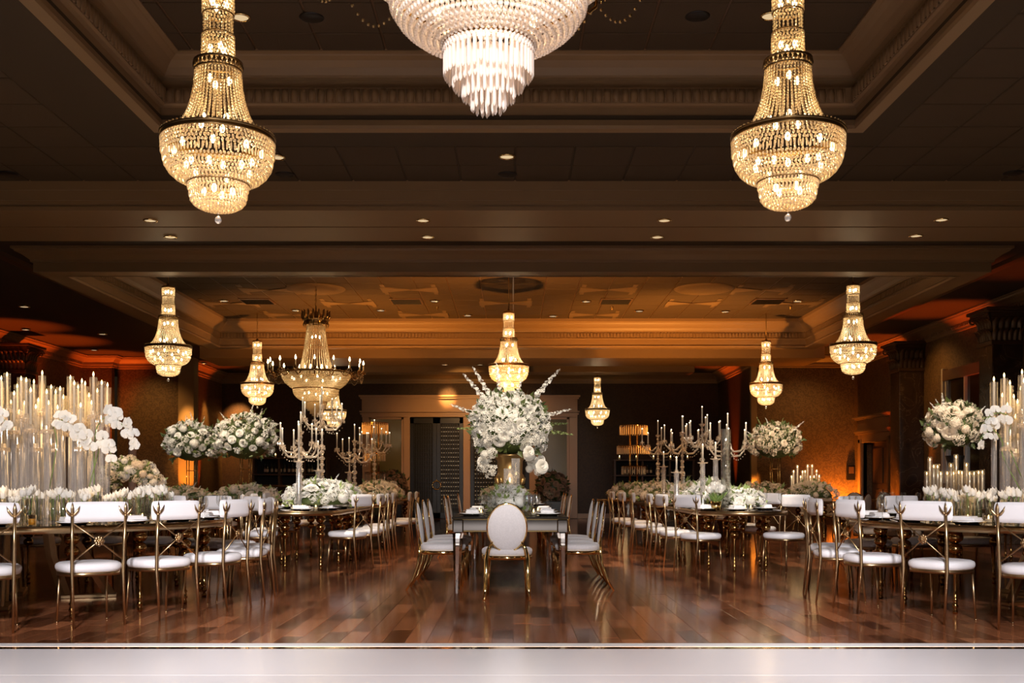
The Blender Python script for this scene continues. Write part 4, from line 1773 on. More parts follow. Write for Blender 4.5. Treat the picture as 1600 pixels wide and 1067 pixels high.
def hydrangea(mat, n=46, seed=1):
    """unit bloom: a dome of four-petalled florets"""
    g = random.Random(seed)
    m = MB()
    m.ell((0, 0, -.1), (.80, .80, .72), 10, 6)
    for p in fib(n, -.35):
        k = .93 + g.uniform(-.06, .07)
        M2 = face_m(Vector((p.x * k, p.y * k, p.z * k * .85)), p + Vector((g.uniform(-.3, .3), g.uniform(-.3, .3), 0)), .27, g.uniform(0, 6))
        v, f = [], []
        for q in range(4):
            a = q * PI / 2
            c, s = math.cos(a), math.sin(a)
            b = len(v)
            for (u, w, z) in ((.05, 0, -.05), (.5, -.36, .10), (.95, 0, .0), (.5, .36, .10)):
                v.append((c * u - s * w, s * u + c * w, z))
            f.append((b, b + 1, b + 2, b + 3))
        m.add(v, f, False, M2)
    return m.mesh('bloom', mat)


def rose(mat, seed=1):
    g = random.Random(seed)
    m = MB()
    m.ell((0, 0, .05), (.30, .30, .36), 8, 5)
    for ring, (n, r, h, tilt, w) in enumerate(((3, .22, .40, .25, .40), (5, .40, .36, .55, .48), (6, .60, .22, .9, .56), (7, .78, .02, 1.25, .56))):
        for q in range(n):
            a = 2 * PI * (q + ring * .4) / n + g.uniform(-.1, .1)
            M2 = Matrix.Rotation(a, 4, 'Z') @ Matrix.Translation((r * .45, 0, -.15)) @ Matrix.Rotation(tilt, 4, 'Y')
            v, f = [], []
            for i in range(3):
                for j in range(3):
                    u, t = j - 1, i / 2
                    ww = w * (.5 + .6 * t - .25 * t * t)
                    v.append((.10 * t * t - .12 * (u * u) * 0 + .12 * (t > .9), u * ww, t * .75 - .10 * abs(u) * t))
                    v[-1] = (v[-1][0] - .16 * u * u, v[-1][1], v[-1][2])
            f = [(i * 3 + j, i * 3 + j + 1, i * 3 + j + 4, i * 3 + j + 3) for i in range(2) for j in range(2)]
            m.add(v, f, True, M2)
    return m.mesh('bloom', mat)


def leaf_add(m, p, d, L, w, g):
    M2 = face_m(p, d, L, g.uniform(0, 6))
    m.add([(0, 0, 0), (-w, .0, .35), (0, .10, .5), (w, 0, .35), (0, .22, 1.0)], [(0, 3, 2), (0, 2, 1), (1, 2, 4), (2, 3, 4)], False, M2)


def spire(mat, seed=2):
    """a tall stem of small blossoms, unit length"""
    g = random.Random(seed)
    m = MB()
    for i in range(24):
        t = .25 + .75 * i / 24
        a = i * 2.4
        r = .040 * (1.15 - t) * g.uniform(.5, 1.3)
        s = .052 * (1.3 - t * .8) * g.uniform(.6, 1.2)
        M2 = face_m(Vector((r * math.cos(a) + .22 * t * t, r * math.sin(a), t)), Vector((math.cos(a), math.sin(a), .5)), s, g.uniform(0, 6))
        v = [(0, 0, -.3)]
        f = []
        for q in range(5):
            b = 2 * PI * q / 5
            v += [(math.cos(b - .5), math.sin(b - .5), .35), (math.cos(b + .5), math.sin(b + .5), .35)]
            f.append((0, 1 + 2 * q, 2 + 2 * q))
        m.add(v, f, False, M2)
    return m.mesh('flower_spire', mat)


def cluster(mat, n=20, seed=1):
    """loose irregular head of small five-petalled blossoms, unit size"""
    g = random.Random(seed)
    m = MB()
    for p in fib(n, -.2):
        k = g.uniform(.62, 1.12)
        M2 = face_m(Vector((p.x * k, p.y * k, p.z * k * .8)), p + Vector((g.uniform(-.6, .6), g.uniform(-.6, .6), g.uniform(-.2, .4))), g.uniform(.30, .46), g.uniform(0, 6))
        v, f = [(0, 0, -.12)], []
        for q in range(5):
            a = 2 * PI * q / 5
            b = len(v)
            v += [(.62 * math.cos(a - .42), .62 * math.sin(a - .42), .10), (1.0 * math.cos(a), 1.0 * math.sin(a), -.04), (.62 * math.cos(a + .42), .62 * math.sin(a + .42), .10)]
            f.append((0, b, b + 1, b + 2))
        m.add(v, f, False, M2)
    return m.mesh('bloom', mat)


CLU = [cluster(M['petal'], 20, 21), cluster(M['petal'], 16, 22), cluster(M['petal'], 24, 23)]
CLUC = [cluster(M['petal_cream'], 20, 24), cluster(M['petal_cream'], 16, 25)]
HYD = [hydrangea(M['petal'], 46, 1), hydrangea(M['petal'], 40, 2)]
ROS = [rose(M['petal'], 3), rose(M['petal'], 4)]
HYDC = [hydrangea(M['petal_cream'], 40, 5)]
ROSC = [rose(M['petal_cream'], 6), rose(M['petal_cream'], 7)]
HYD = CLU + [HYD[0]]
HYDC = CLUC + HYDC
ROSP = [rose(M['petal_rose'], 8), rose(M['petal_rose'], 9)]
SPI = [spire(M['petal'], 2), spire(M['petal'], 5)]
SPIG = [spire(M['leaf_pale'], 4)]


def dome(parent, c, rad, n, size, meshes, g, zmin=-.6, core=True, foliage=260, leafmat='leaf', sprays=0, spray_len=.5):
    """blooms set over an ellipsoid, children of PARENT; coordinates are the parent's own"""
    c = Vector(c)
    if core:
        m = MB()
        if zmin > -.2:
            m.lathe([(0, 0)] + [(.86 * math.cos(a * PI / 12), .86 * rad[2] * math.sin(a * PI / 12)) for a in range(7)], 16, c, ex=rad[0], ey=rad[1], cap=False)
        else:
            m.ell(c, (rad[0] * .86, rad[1] * .86, rad[2] * .86), 16, 10)
        m.build('foliage_core', M['leaf'], parent)
    for i, p in enumerate(fib(n, zmin)):
        k = g.uniform(.90, 1.08)
        pos = c + Vector((p.x * rad[0] * k, p.y * rad[1] * k, p.z * rad[2] * k))
        nrm = Vector((p.x / rad[0], p.y / rad[1], p.z / rad[2])).normalized() + Vector((g.uniform(-.25, .25), g.uniform(-.25, .25), g.uniform(-.2, .2)))
        me = g.choice(meshes)
        s = size * g.uniform(.75, 1.2)
        o = put('bloom', me, parent, pos, nrm.to_track_quat('Z', 'Y').to_euler(), s)
    m = MB()
    for i in range(foliage):
        p = Vector((g.gauss(0, 1), g.gauss(0, 1), g.gauss(0, 1))).normalized()
        if p.z < zmin - .2:
            continue
        k = g.uniform(.85, 1.12)
        leaf_add(m, c + Vector((p.x * rad[0] * k, p.y * rad[1] * k, p.z * rad[2] * k)), p + Vector((g.uniform(-.7, .7), g.uniform(-.7, .7), g.uniform(-.2, .8))), size * g.uniform(.8, 1.5), .28, g)
    if foliage:
        stuff(m.build('foliage', M[leafmat], parent))
    for i in range(sprays):
        a = g.uniform(0, 2 * PI)
        e = g.uniform(.15, 1.3)
        d = Vector((math.cos(a) * math.cos(e), math.sin(a) * math.cos(e), math.sin(e)))
        pos = c + Vector((d.x * rad[0], d.y * rad[1], d.z * rad[2])) * .75
        put('flower_spire', g.choice(SPI + SPIG), parent, pos, (d + Vector((0, 0, .2))).to_track_quat('Z', 'Y').to_euler(), spray_len * g.uniform(.7, 1.2))


g = random.Random(11)
# the urn of white flowers on the near mirrored table
urn = thing('urn_arrangement', 'tall gilded urn overflowing with white hydrangeas, on the mirrored table', 'flower arrangement', (-.04, 12.75, .762))
m = MB()
m.lathe([(0, 0), (.13, 0), (.13, .03), (.09, .05), (.045, .09), (.035, .16), (.05, .20), (.04, .23), (.09, .27), (.155, .33), (.175, .40), (.165, .43), (.15, .45), (.155, .60), (.20, .66), (.205, .68), (.17, .68), (.14, .6), (0, .55)], 28)
for q in range(14):
    a = 2 * PI * q / 14
    m.tube([(.10 * math.cos(a), .10 * math.sin(a), .28), (.162 * math.cos(a), .162 * math.sin(a), .34), (.178 * math.cos(a), .178 * math.sin(a), .40)], [.012, .02, .012], 6)
m.build('urn', M['urn'], urn)
dome(urn, (0, 0, 1.02), (.43, .40, .39), 125, .080, CLU * 3 + ROS * 2 + [HYD[-1]] * 3, g, -.62, True, 300, 'leaf')
for sx in (-1, 1):
    for i in range(9):
        p = Vector((sx * g.uniform(.22, .42), g.uniform(-.38, .05), .70 - i * .028))
        put('bloom', g.choice(HYD + ROS), urn, p, (Vector((sx * .6, -1, .1))).to_track_quat('Z', 'Y').to_euler(), g.uniform(.05, .085))
for dx, dz, L, me in ((-.55, .62, .50, 0), (-.26, .95, .46, 1), (.62, .75, .58, 0), (.75, .22, .42, 1), (-.85, .32, .42, 1), (.2, 1.0, .35, 0), (-.75, -.05, .34, 2), (.9, -.12, .42, 2), (.85, .05, .36, 2), (-.5, .8, .5, 0)):
    d = Vector((dx, g.uniform(-.35, .05), dz)).normalized()
    put('flower_spire', (SPI + SPIG)[me], urn, Vector((0, 0, 1.02)) + Vector((d.x * .36, d.y * .3, d.z * .34)), d.to_track_quat('Z', 'Y').to_euler(), L)


def frame_stand(o, h, w=.15, mat='gold'):
    m = MB()
    for sx in (-1, 1):
        for sy in (-1, 1):
            m.tube([(sx * w / 2, sy * w / 2, 0), (sx * w / 2, sy * w / 2, h)], .008, 6)
    for z in (.01, h * .33, h * .66, h - .01):
        for s in (-1, 1):
            m.tube([(-w / 2, s * w / 2, z), (w / 2, s * w / 2, z)], .007, 5)
            m.tube([(s * w / 2, -w / 2, z), (s * w / 2, w / 2, z)], .007, 5)
    m.build('stand', M[mat], o)


FB = [(300, 693, 19.3, (.46, .42, .37), 'ball of white flowers on a thin gold frame, left of the pair beyond the orchids', HYD + ROS, 66, .078, 8),
      (384, 686, 18.0, (.49, .45, .40), 'ball of white flowers on a thin gold frame, right of the pair beyond the orchids', HYD + ROS, 72, .08, 10),
      (1211, 692, 20.9, (.48, .44, .36), 'ball of cream roses on a thin gold frame, right of the candelabras', CLUC * 2 + ROSC, 84, .078, 12)]
for px, py, d, rad, lab, ms, n, sz, sp_ in FB:
    p = at(px, py, d)
    o = thing('flower_ball', lab, 'flower arrangement', (p.x, d, .76), 0)
    h = p.z - .76 - rad[2] * .55
    frame_stand(o, h)
    dome(o, (0, 0, p.z - .76), rad, n, sz, ms, g, -.55, True, 300, 'leaf', sp_, .34)
p = at(1492, 668, 14.7)
o = thing('flower_ball', 'ball of cream hydrangeas on a dark trumpet vase before the silver-framed window', 'flower arrangement', (p.x, 14.7, .76))
m = MB()
m.lathe([(0, 0), (.14, 0), (.13, .02), (.05, .05), (.035, .20), (.05, .40), (.10, .62), (.13, .72), (.12, .72), (0, .6)], 20)
m.build('vase', M['blackmetal'], o)
dome(o, (0, 0, p.z - .76), (.36, .34, .32), 52, .085, HYDC + HYDC + ROSC, g, -.6, True, 240, 'leaf', 7, .3)

# low cloud of blossom beyond the orchids
p = at(207, 768, 14.6)
o = thing('blossom_cloud', 'low arching cloud of pale blossom on a bowl behind the orchids', 'flower arrangement', (p.x, 14.6, .76))
m = MB()
m.lathe([(0, 0), (.12, 0), (.11, .02), (.05, .06), (.08, .14), (.16, .20), (.15, .21), (0, .16)], 20)
m.build('bowl', M['urn'], o)
for k, (dx, dz, r) in enumerate(((-.28, .50, .18), (-.08, .58, .20), (.12, .52, .19), (.27, .40, .15), (.36, .27, .12), (-.38, .38, .14))):
    dome(o, (dx, 0, dz - .06), (r, r * .9, r * .8), 16, .062, HYDC + HYD, g, -.5, True, 40, 'leaf_pale')

# floral runners on the tables
def runner(px, py, d, rad, lab, ms, n, sz, mat='leaf_pale', fol=160, bushy=True, loc=None):
    p = at(px, py, d) if loc is None else Vector(loc)
    o = thing('floral_runner', lab, 'flower arrangement', (p.x, d if loc is None else loc[1], .762))
    dome(o, (0, 0, .06), (rad[0], rad[1], rad[2] * 1.1), n, sz, ms, g, .12, True, fol, mat, 3 if bushy else 0, .2)
    return o


RUN = [(500, 0, 13.75, (.44, .55, .27), 'bushy white and green runner on the table left of the centre, nearest mound', HYD + ROS, 48, .075),
       (536, 0, 15.3, (.26, .6, .22), 'white floral runner on the table left of the centre, second mound', HYD + ROS, 34, .07),
       (590, 0, 18.6, (.42, .9, .26), 'peach-lit floral runner on the far table left of the centre', HYDC + ROSC, 40, .08),
       (1110, 0, 14.8, (.34, .6, .27), 'bushy white runner on the table right of the centre, second mound', HYD + ROS, 40, .075),
       (1072, 0, 16.15, (.28, .4, .26), 'white floral runner on the table right of the centre, third mound', HYD + HYDC, 30, .07),
       (1030, 0, 18.6, (.45, .9, .25), 'cream floral runner on the far table right of the centre', HYDC + ROSC, 40, .08),
       (990, 0, 20.3, (.5, .5, .24), 'peach-lit floral runner below the tiered crystal stand on the right', HYDC + ROSC, 26, .08),
       (285, 0, 18.85, (.5, .2, .18), 'low peach-lit flowers at the foot of the left gold frame stand', HYDC + ROSC, 26, .075),
       (385, 0, 17.55, (.55, .22, .20), 'low peach-lit flowers at the foot of the right gold frame stand', HYDC + ROSC, 28, .075),
       (1190, 0, 20.35, (.5, .25, .24), 'gold-lit flower mound under the cream flower ball', HYDC + ROSC, 30, .08),
       (1268, 0, 19.98, (.45, .28, .26), 'gold-lit mound of baby breath under the cluster of lit tapers', HYDC, 40, .07)]
for px, py, d, rad, lab, ms, n, sz in RUN:
    runner(px, 790, d, rad, lab, ms, n, sz)
runner(796, 0, 11.5, (.20, .55, .20), 'white and green runner down the near mirrored table, before the urn', HYD + ROS, 44, .06)
runner(797, 0, 13.2, (.26, .3, .16), 'white flowers behind the urn on the near mirrored table', HYD + ROS, 18, .07)
runner(790, 0, 17.5, (.35, 1.6, .2), 'peach-lit runner down the far mirrored table', HYDC + ROSC, 40, .085)

# white tulips in a gold pot on the right long table, and a low posy beside it
TUL = MB()
for q in range(6):
    a = 2 * PI * q / 6
    M2 = Matrix.Rotation(a, 4, 'Z') @ Matrix.Translation((.018, 0, 0)) @ Matrix.Rotation(.18, 4, 'Y')
    TUL.add([(0, -.008, -.02), (.008, -.020, .02), (.004, 0, .055), (.008, .020, .02), (0, .008, -.02), (.014, 0, .015)], [(0, 1, 5), (1, 2, 5), (2, 3, 5), (3, 4, 5), (4, 0, 5)], True, M2)
TUL.ell((0, 0, .01), (.018, .018, .03), 8, 5)
tul_me = TUL.mesh('tulip', M['petal'])
p = at(1119, 0, 13.25)
o = thing('tulip_pot', 'gold pot of white tulips with green leaves on the right long table', 'flower arrangement', (p.x, 13.25, .76))
m = MB()
m.lathe([(0, 0), (.055, 0), (.06, .005), (.068, .11), (.062, .11), (0, .09)], 18)
m.build('pot', M['gold'], o)
m = MB()
for i in range(26):
    a = g.uniform(0, 6.28)
    leaf_add(m, Vector((.03 * math.cos(a), .03 * math.sin(a), .09)), Vector((math.cos(a) * .6, math.sin(a) * .6, 1)), g.uniform(.14, .2), .13, g)
m.build('leaves', M['stemgreen'], o)
for i in range(13):
    a = i * 2.4
    r = .03 * math.sqrt(i)
    put('tulip', tul_me, o, (r * math.cos(a), r * math.sin(a), .27 - r * .25 + g.uniform(-.02, .03)), (r * 3 * math.sin(a) * -1, r * 3 * math.cos(a), 0), 1.25)
p = at(1165, 0, 13.5)
runner(0, 0, 13.5, (.26, .24, .17), 'low mound of white hydrangeas at the near end of the right long table', HYD + ROS, 30, .075, loc=(p.x - .04, 13.5, 0))

# rose bushes on dark pedestals before the portal
for px, lab in ((612, 'mound of dusky roses before the left olive pane of the portal'), (863, 'mound of dusky roses before the right olive pane of the portal')):
    x = at(px, 0, 32.0).x
    o = thing('rose_mound', lab, 'flower arrangement', (x, 32.0, 0))
    m = MB()
    m.box(-.32, .32, -.3, .3, 0, .55, .01)
    m.build('pedestal', M['blackmetal'], o)
    dome(o, (0, 0, .98), (.46, .42, .46), 54, .10, ROSP, g, -.8, True, 160, 'leaf')

# ------------------------------------------------------------------ orchids among the candlesticks
m = MB()
for q, (L, w, a) in enumerate(((.050, .022, 90), (.046, .020, 210), (.046, .020, 330), (.052, .040, 15), (.052, .040, 165))):
    M2 = Matrix.Rotation(R(a), 4, 'Z') @ Matrix.Translation((0, 0, .002 * q))
    v = [(0, 0, 0), (L * .4, -w, .008), (L * .9, -w * .7, .004), (L * 1.05, 0, -.004), (L * .9, w * .7, .004), (L * .4, w, .008), (L * .55, 0, .012)]
    m.add(v, [(0, 1, 6), (1, 2, 6), (2, 3, 6), (3, 4, 6), (4, 5, 6), (5, 0, 6)], True, M2)
m.ell((0, -.004, .014), (.008, .012, .012), 6, 4)
orch_me = m.mesh('orchid_blossom', M['petal'])


def orchid(base, pts, n, label, s=1.0, facing=(.1, -1, .25)):
    """base: foot on the table; pts: bend points of the stem above it, relative"""
    o = thing('orchid_spray', label, 'flowers', base)
    P = [Vector((0, 0, 0))] + [Vector(p) for p in pts]
    pl = []
    for i in range(len(P) - 1):
        for t in np.linspace(0, 1, 7)[:-1]:
            a, b = P[max(i - 1, 0)], P[i]
            c, d = P[i + 1], P[min(i + 2, len(P) - 1)]
            t = float(t)
            pl.append(.5 * ((2 * b) + (c - a) * t + (2 * a - 5 * b + 4 * c - d) * t * t + (3 * b - a - 3 * c + d) * t ** 3))
    pl.append(P[-1])
    m = MB()
    m.tube(pl, .0045, 6)
    m.build('stem', M['stemgreen'], o)
    st = int(len(pl) * .52)
    for i in range(n):
        u = st + (len(pl) - 1 - st) * i / max(1, n - 1)
        p = pl[int(u)] + Vector((g.uniform(-.02, .02), -.015, (.045 if i % 2 else -.045) + g.uniform(-.015, .015)))
        d = Vector(facing) + Vector((g.uniform(-.8, .8), 0, g.uniform(-.6, .5)))
        put('orchid_blossom', orch_me, o, p, (d.to_track_quat('Z', 'Y').to_matrix() @ Matrix.Rotation(g.uniform(-.3, .3), 3, 'Z')).to_euler(), s * g.uniform(.85, 1.15))
    return o


def rel(px, py, d, b):
    return at(px, py, d) - Vector(b)


b = Vector((-4.25, 9.55, .76))
orchid(b, [rel(88, 700, 9.5, b), rel(84, 664, 9.45, b), rel(100, 657, 9.4, b), rel(122, 676, 9.4, b), rel(143, 690, 9.4, b)], 13, 'white orchid spray drooping across the gap between the glass candlesticks', 1.1)
b = Vector((-3.85, 9.7, .76))
orchid(b, [rel(148, 690, 9.6, b), rel(158, 658, 9.55, b), rel(176, 652, 9.5, b), rel(198, 671, 9.5, b), rel(214, 692, 9.5, b)], 13, 'white orchid spray arching out past the last glass candlestick', 1.1)
b = Vector((-3.95, 9.65, .76))
orchid(b, [rel(150, 720, 9.6, b), rel(160, 690, 9.55, b), rel(168, 692, 9.5, b), rel(174, 712, 9.5, b)], 5, 'small white orchid spray below the arching one', 1.1)
b = Vector((-4.75, 9.3, .76))
orchid(b, [rel(-8, 700, 9.2, b), rel(-6, 664, 9.2, b), rel(3, 652, 9.2, b), rel(14, 672, 9.2, b)], 6, 'white orchid spray cut by the left picture edge', 1.1)
b = Vector((4.75, 9.5, .76))
orchid(b, [rel(1578, 700, 9.5, b), rel(1580, 660, 9.5, b), rel(1568, 646, 9.45, b), rel(1550, 648, 9.4, b), rel(1538, 662, 9.4, b)], 7, 'white orchid spray curling left of the glass candlesticks, right table', .95)
b = Vector((4.7, 9.45, .76))
orchid(b, [rel(1570, 720, 9.5, b), rel(1566, 690, 9.5, b), rel(1552, 672, 9.45, b), rel(1540, 676, 9.4, b), rel(1530, 690, 9.4, b)], 5, 'lower white orchid spray before the cream flower ball', .95)

# ------------------------------------------------------------------ candles
def candle_mesh(L, r=.011):
    m = MB()
    m.tube([(0, 0, 0), (0, 0, L * .97), (0, 0, L)], [r, r * .9, r * .6], 8)
    return m.mesh('candle', M['wax'])


m = MB()
m.lathe([(0, 0), (.006, .006), (.0075, .014), (.004, .028), (0, .038)], 6, cap=False)
flame_me = m.mesh('flame', M['flame'])
m = MB()
m.ell((0, 0, .006), (.008, .008, .009), 6, 4)
tip_me = m.mesh('wick_light', M['led'])
CM = {}


def candle(p, L, label=None, group=None, led=False, r=.011, fs=1.0):
    k = (round(L, 2), r)
    if k not in CM:
        CM[k] = candle_mesh(k[0], r)
    o = put('taper_candle', CM[k], None, p)
    tag(o, label, 'candle', group)
    put('wick_light' if led else 'flame', tip_me if led else flame_me, o, (0, 0, k[0]), None, fs)
    return o


def glass_stick(h, hl):
    """tall glass rod candlestick with a glass chimney: h = rod height, hl = chimney length"""
    o = thing('glass_candlestick', None, 'candlestick')
    m = MB()
    m.lathe([(0, 0), (.050, 0), (.050, .012), (.03, .02), (.0245, .04), (.0245, h - .02), (.0, h - .02)], 14)
    m.build('glass_rod', M['stem'], o)
    m = MB()
    m.lathe([(0, h - .02), (.03, h - .02), (.052, h + .005), (.054, h + .012), (.022, h + .014), (.018, h + .05), (.0, h + .05)], 14)
    for q in range(10):
        a = 2 * PI * q / 10
        m.ell((.05 * math.cos(a), .05 * math.sin(a), h - .012), (.007, .007, .018), 5, 4, False)
    m.build('candle_cup', M['cryst'], o)
    m = MB()
    m.lathe([(.032, h + .014), (.034, h + .03), (.034, h + hl)], 16, cap=False)
    m.build('chimney', M['glass'], o)
    return o


STK = {}


def stick(x, y, top, cl, hl):
    """top = height of the chimney's rim above the floor"""
    h = round(top - .76 - hl, 1)
    h = round(top - .76 - hl, 2)
    k = (round(h * 20) / 20, hl)
    if k not in STK:
        STK[k] = glass_stick(*k)
        STK[k]['u'] = 1
        o = STK[k]
        o.location = (x, y, .76)
    else:
        o = dup(STK[k], (x, y, .76), g.uniform(0, 6))
    cd = candle((x, y, .76 + k[0] + .05), cl, None, None, False, .012, 1.15)
    return o, cd


gl = random.Random(5)
TAKEN = []


def clear_depth(px, d0, half):
    """a depth for a candlestick seen at PX that keeps it clear of those already placed"""
    best = (-1, d0)
    for _ in range(120):
        d = d0 + gl.uniform(-half, half)
        x = (px - CX) * d / F
        m_ = min([math.hypot(x - q[0], d - q[1]) for q in TAKEN] or [9])
        if m_ > best[0]:
            best = (m_, d)
        if m_ > .13:
            break
    TAKEN.append(((px - CX) * best[1] / F, best[1]))
    return best[1]


sA, cA, sB, cB, sC, cC = [], [], [], [], [], []
TOPA = [(2, 592), (11, 583), (22, 612), (27, 598), (33, 590), (41, 588), (48, 606), (53, 598), (60, 620), (66, 583), (73, 610), (80, 599), (87, 618), (94, 604), (99, 622), (17, 628), (38, 626), (56, 640), (76, 634), (90, 640), (6, 640), (30, 645)]
for px, py in TOPA:
    d = clear_depth(px, 9.9, .7)
    p = at(px, py, d)
    a, c = stick(p.x, d, p.z, gl.choice((.28, .32)), .36)
    sA.append(a); cA.append(c)
TOPB = [(110, 592), (116, 594), (122, 612), (128, 604), (133, 602), (139, 618), (146, 592), (152, 610), (159, 598), (168, 607), (143, 630), (126, 634)]
for px, py in TOPB:
    d = clear_depth(px, 10.0, .5)
    p = at(px, py, d)
    a, c = stick(p.x, d, p.z, gl.choice((.28, .32)), .36)
    sB.append(a); cB.append(c)
TOPC = [(1553, 601), (1569, 591), (1578, 606), (1566, 618), (1584, 620), (1590, 628), (1597, 584), (1595, 612), (1574, 640), (1587, 645), (1600, 600), (1604, 630)]
for px, py in TOPC:
    d = clear_depth(px, 9.85, .55)
    p = at(px, py, d)
    a, c = stick(p.x, d, p.z, gl.choice((.28, .32)), .36)
    sC.append(a); cC.append(c)
for l, lc, w in ((sA, cA, 'in the cluster left of the orchids'), (sB, cB, 'between the two orchid sprays'), (sC, cC, 'in the cluster far right')):
    ordinal(l, 'tall glass candlestick ' + w + ', {}', 'glass candlesticks ' + w)
    ordinal(lc, 'lit chimney taper ' + w + ', {}', 'tapers ' + w)

# shorter lit tapers in glass sleeves on the tables to the right
def sleeve(x, y, top, z0=.76):
    o = thing('candle_sleeve', None, 'candle holder', (x, y, z0))
    m = MB()
    m.lathe([(0, 0), (.036, 0), (.036, .008), (.033, .012), (.033, top - z0 + .02)], 12, cap=False)
    m.build('glass_sleeve', M['glass'], o)
    m = MB()
    m.lathe([(0, .008), (.02, .008), (.018, .05), (.012, .06), (0, .06)], 10)
    m.build('cup', M['cryst'], o)
    return o


sh, ch = [], []
for px, py in ((1448, 738), (1453, 716), (1459, 727), (1465, 727), (1470, 738), (1480, 738), (1486, 725), (1490, 738), (1494, 712), (1498, 737), (1503, 737), (1510, 725), (1515, 738), (1522, 738), (1529, 737), (1535, 736)):
    d = clear_depth(px, 14.0, .4)
    p = at(px, py, d)
    sh.append(sleeve(p.x, d, p.z)); ch.append(candle((p.x, d, .82), max(.1, p.z - .82 - .03), None, None, False, .012))
ordinal(sh, 'short glass candle sleeve by the marble column, {}', 'glass sleeves by the marble column')
ordinal(ch, 'lit taper by the marble column, {}', 'tapers by the marble column')
sh, ch = [], []
for px, py in ((1237, 744), (1240, 736), (1246, 728), (1251, 744), (1254, 736), (1258, 736), (1262, 727), (1266, 744), (1269, 727), (1272, 744), (1276, 735), (1280, 743)):
    d = clear_depth(px, 20.5, .4)
    p = at(px, py, d)
    sh.append(sleeve(p.x, d, p.z)); ch.append(candle((p.x, d, .82), max(.1, p.z - .82 - .03), None, None, False, .014, 1.2))
ordinal(sh, 'glass candle sleeve in the far cluster against the orange wall, {}', 'glass sleeves by the orange wall')
ordinal(ch, 'lit taper in the far cluster against the orange wall, {}', 'tapers by the orange wall')

# crystal candelabras
def candelabra(p, top, s, n, label, arm_r=.27):
    """p: foot on the table; top: height of the central candle's tip above the foot"""
    o = thing('crystal_candelabra', label, 'candelabra', p)
    L0 = .22
    hc = top - L0          # centre cup height
    m = MB()
    m.lathe([(0, 0), (.11, 0), (.11, .015), (.06, .03), (.03, .06), (.0, .06)], 12, smooth=False)
    m.build('base', M['cryst'], o)
    m = MB()
    z = .05
    k = 0
    while z < hc - .06:
        r = (.030, .022, .036, .020)[k % 4] * (1.15 if z < hc * .55 else .85)
        h = (.05, .03, .06, .03)[k % 4]
        m.ell((0, 0, z + h / 2), (r, r, h / 2 * 1.08), 8, 5, False)
        z += h
        k += 1
    m.lathe([(0, hc - .06), (.03, hc - .05), (.045, hc - .02), (.016, hc - .015), (.016, hc), (0, hc)], 10, smooth=False)
    m.build('column', M['cryst'], o)
    za = hc - .30
    cup = MB()
    cup.lathe([(0, -.03), (.012, -.028), (.040, -.004), (.042, .002), (.014, .004), (.014, .03), (0, .03)], 10, (arm_r, 0, .10), smooth=False)
    for q in range(7):
        a = 2 * PI * q / 7
        cup.ell((arm_r + .038 * math.cos(a), .038 * math.sin(a), .065), (.006, .006, .022), 5, 4, False)
    cup_me = cup.mesh('candle_cup', M['cryst'])
    am = MB()
    am.tube([(.02, 0, .02), (arm_r * .35, 0, -.05), (arm_r * .7, 0, -.04), (arm_r * .95, 0, .03), (arm_r, 0, .075)], [.012, .013, .013, .011, .010], 6)
    for q in range(8):
        t = q / 7
        am.ell((.03 + arm_r * t * .9, 0, -.02 - .08 * math.sin(PI * t)), .008, 5, 4, False)
    am_me = am.mesh('arm', M['cryst'])
    cds = []
    for q in range(n):
        a = 2 * PI * (q + .35) / n
        zz = za + (.06 if q % 2 else 0)
        put('arm', am_me, o, (0, 0, zz), (0, 0, a))
        put('candle_cup', cup_me, o, (0, 0, zz), (0, 0, a))
        cds.append(candle((p[0] + arm_r * math.cos(a), p[1] + arm_r * math.sin(a), p[2] + zz + .125), .20 if q % 2 else .18, None, None, True, .0105, 1.1))
    cds.append(candle((p[0], p[1], p[2] + hc), L0, None, None, True, .0105, 1.1))
    ordinal(cds, 'taper on the ' + label.replace(' crystal', '').replace(' of the', ',') + ', {}', 'tapers on the ' + label)
    return o


for px, py, d, n, lab in ((470, 645, 13.5, 7, 'leftmost crystal candelabra of the left long table'), (503, 606, 14.3, 7, 'tallest crystal candelabra of the left long table'),
                          (554, 664, 16.1, 6, 'third crystal candelabra of the left long table'), (585, 657, 18.6, 7, 'farthest crystal candelabra of the left long table'),
                          (1137, 647, 14.3, 6, 'rightmost crystal candelabra of the right long table'), (1097, 636, 15.0, 7, 'tallest crystal candelabra of the right long table'),
                          (1066, 651, 16.2, 7, 'third crystal candelabra of the right long table'), (1028, 658, 18.2, 7, 'farthest crystal candelabra of the right long table')):
    p = at(px, py, d)
    candelabra((p.x, d, .76), p.z - .76, 1, n, lab)

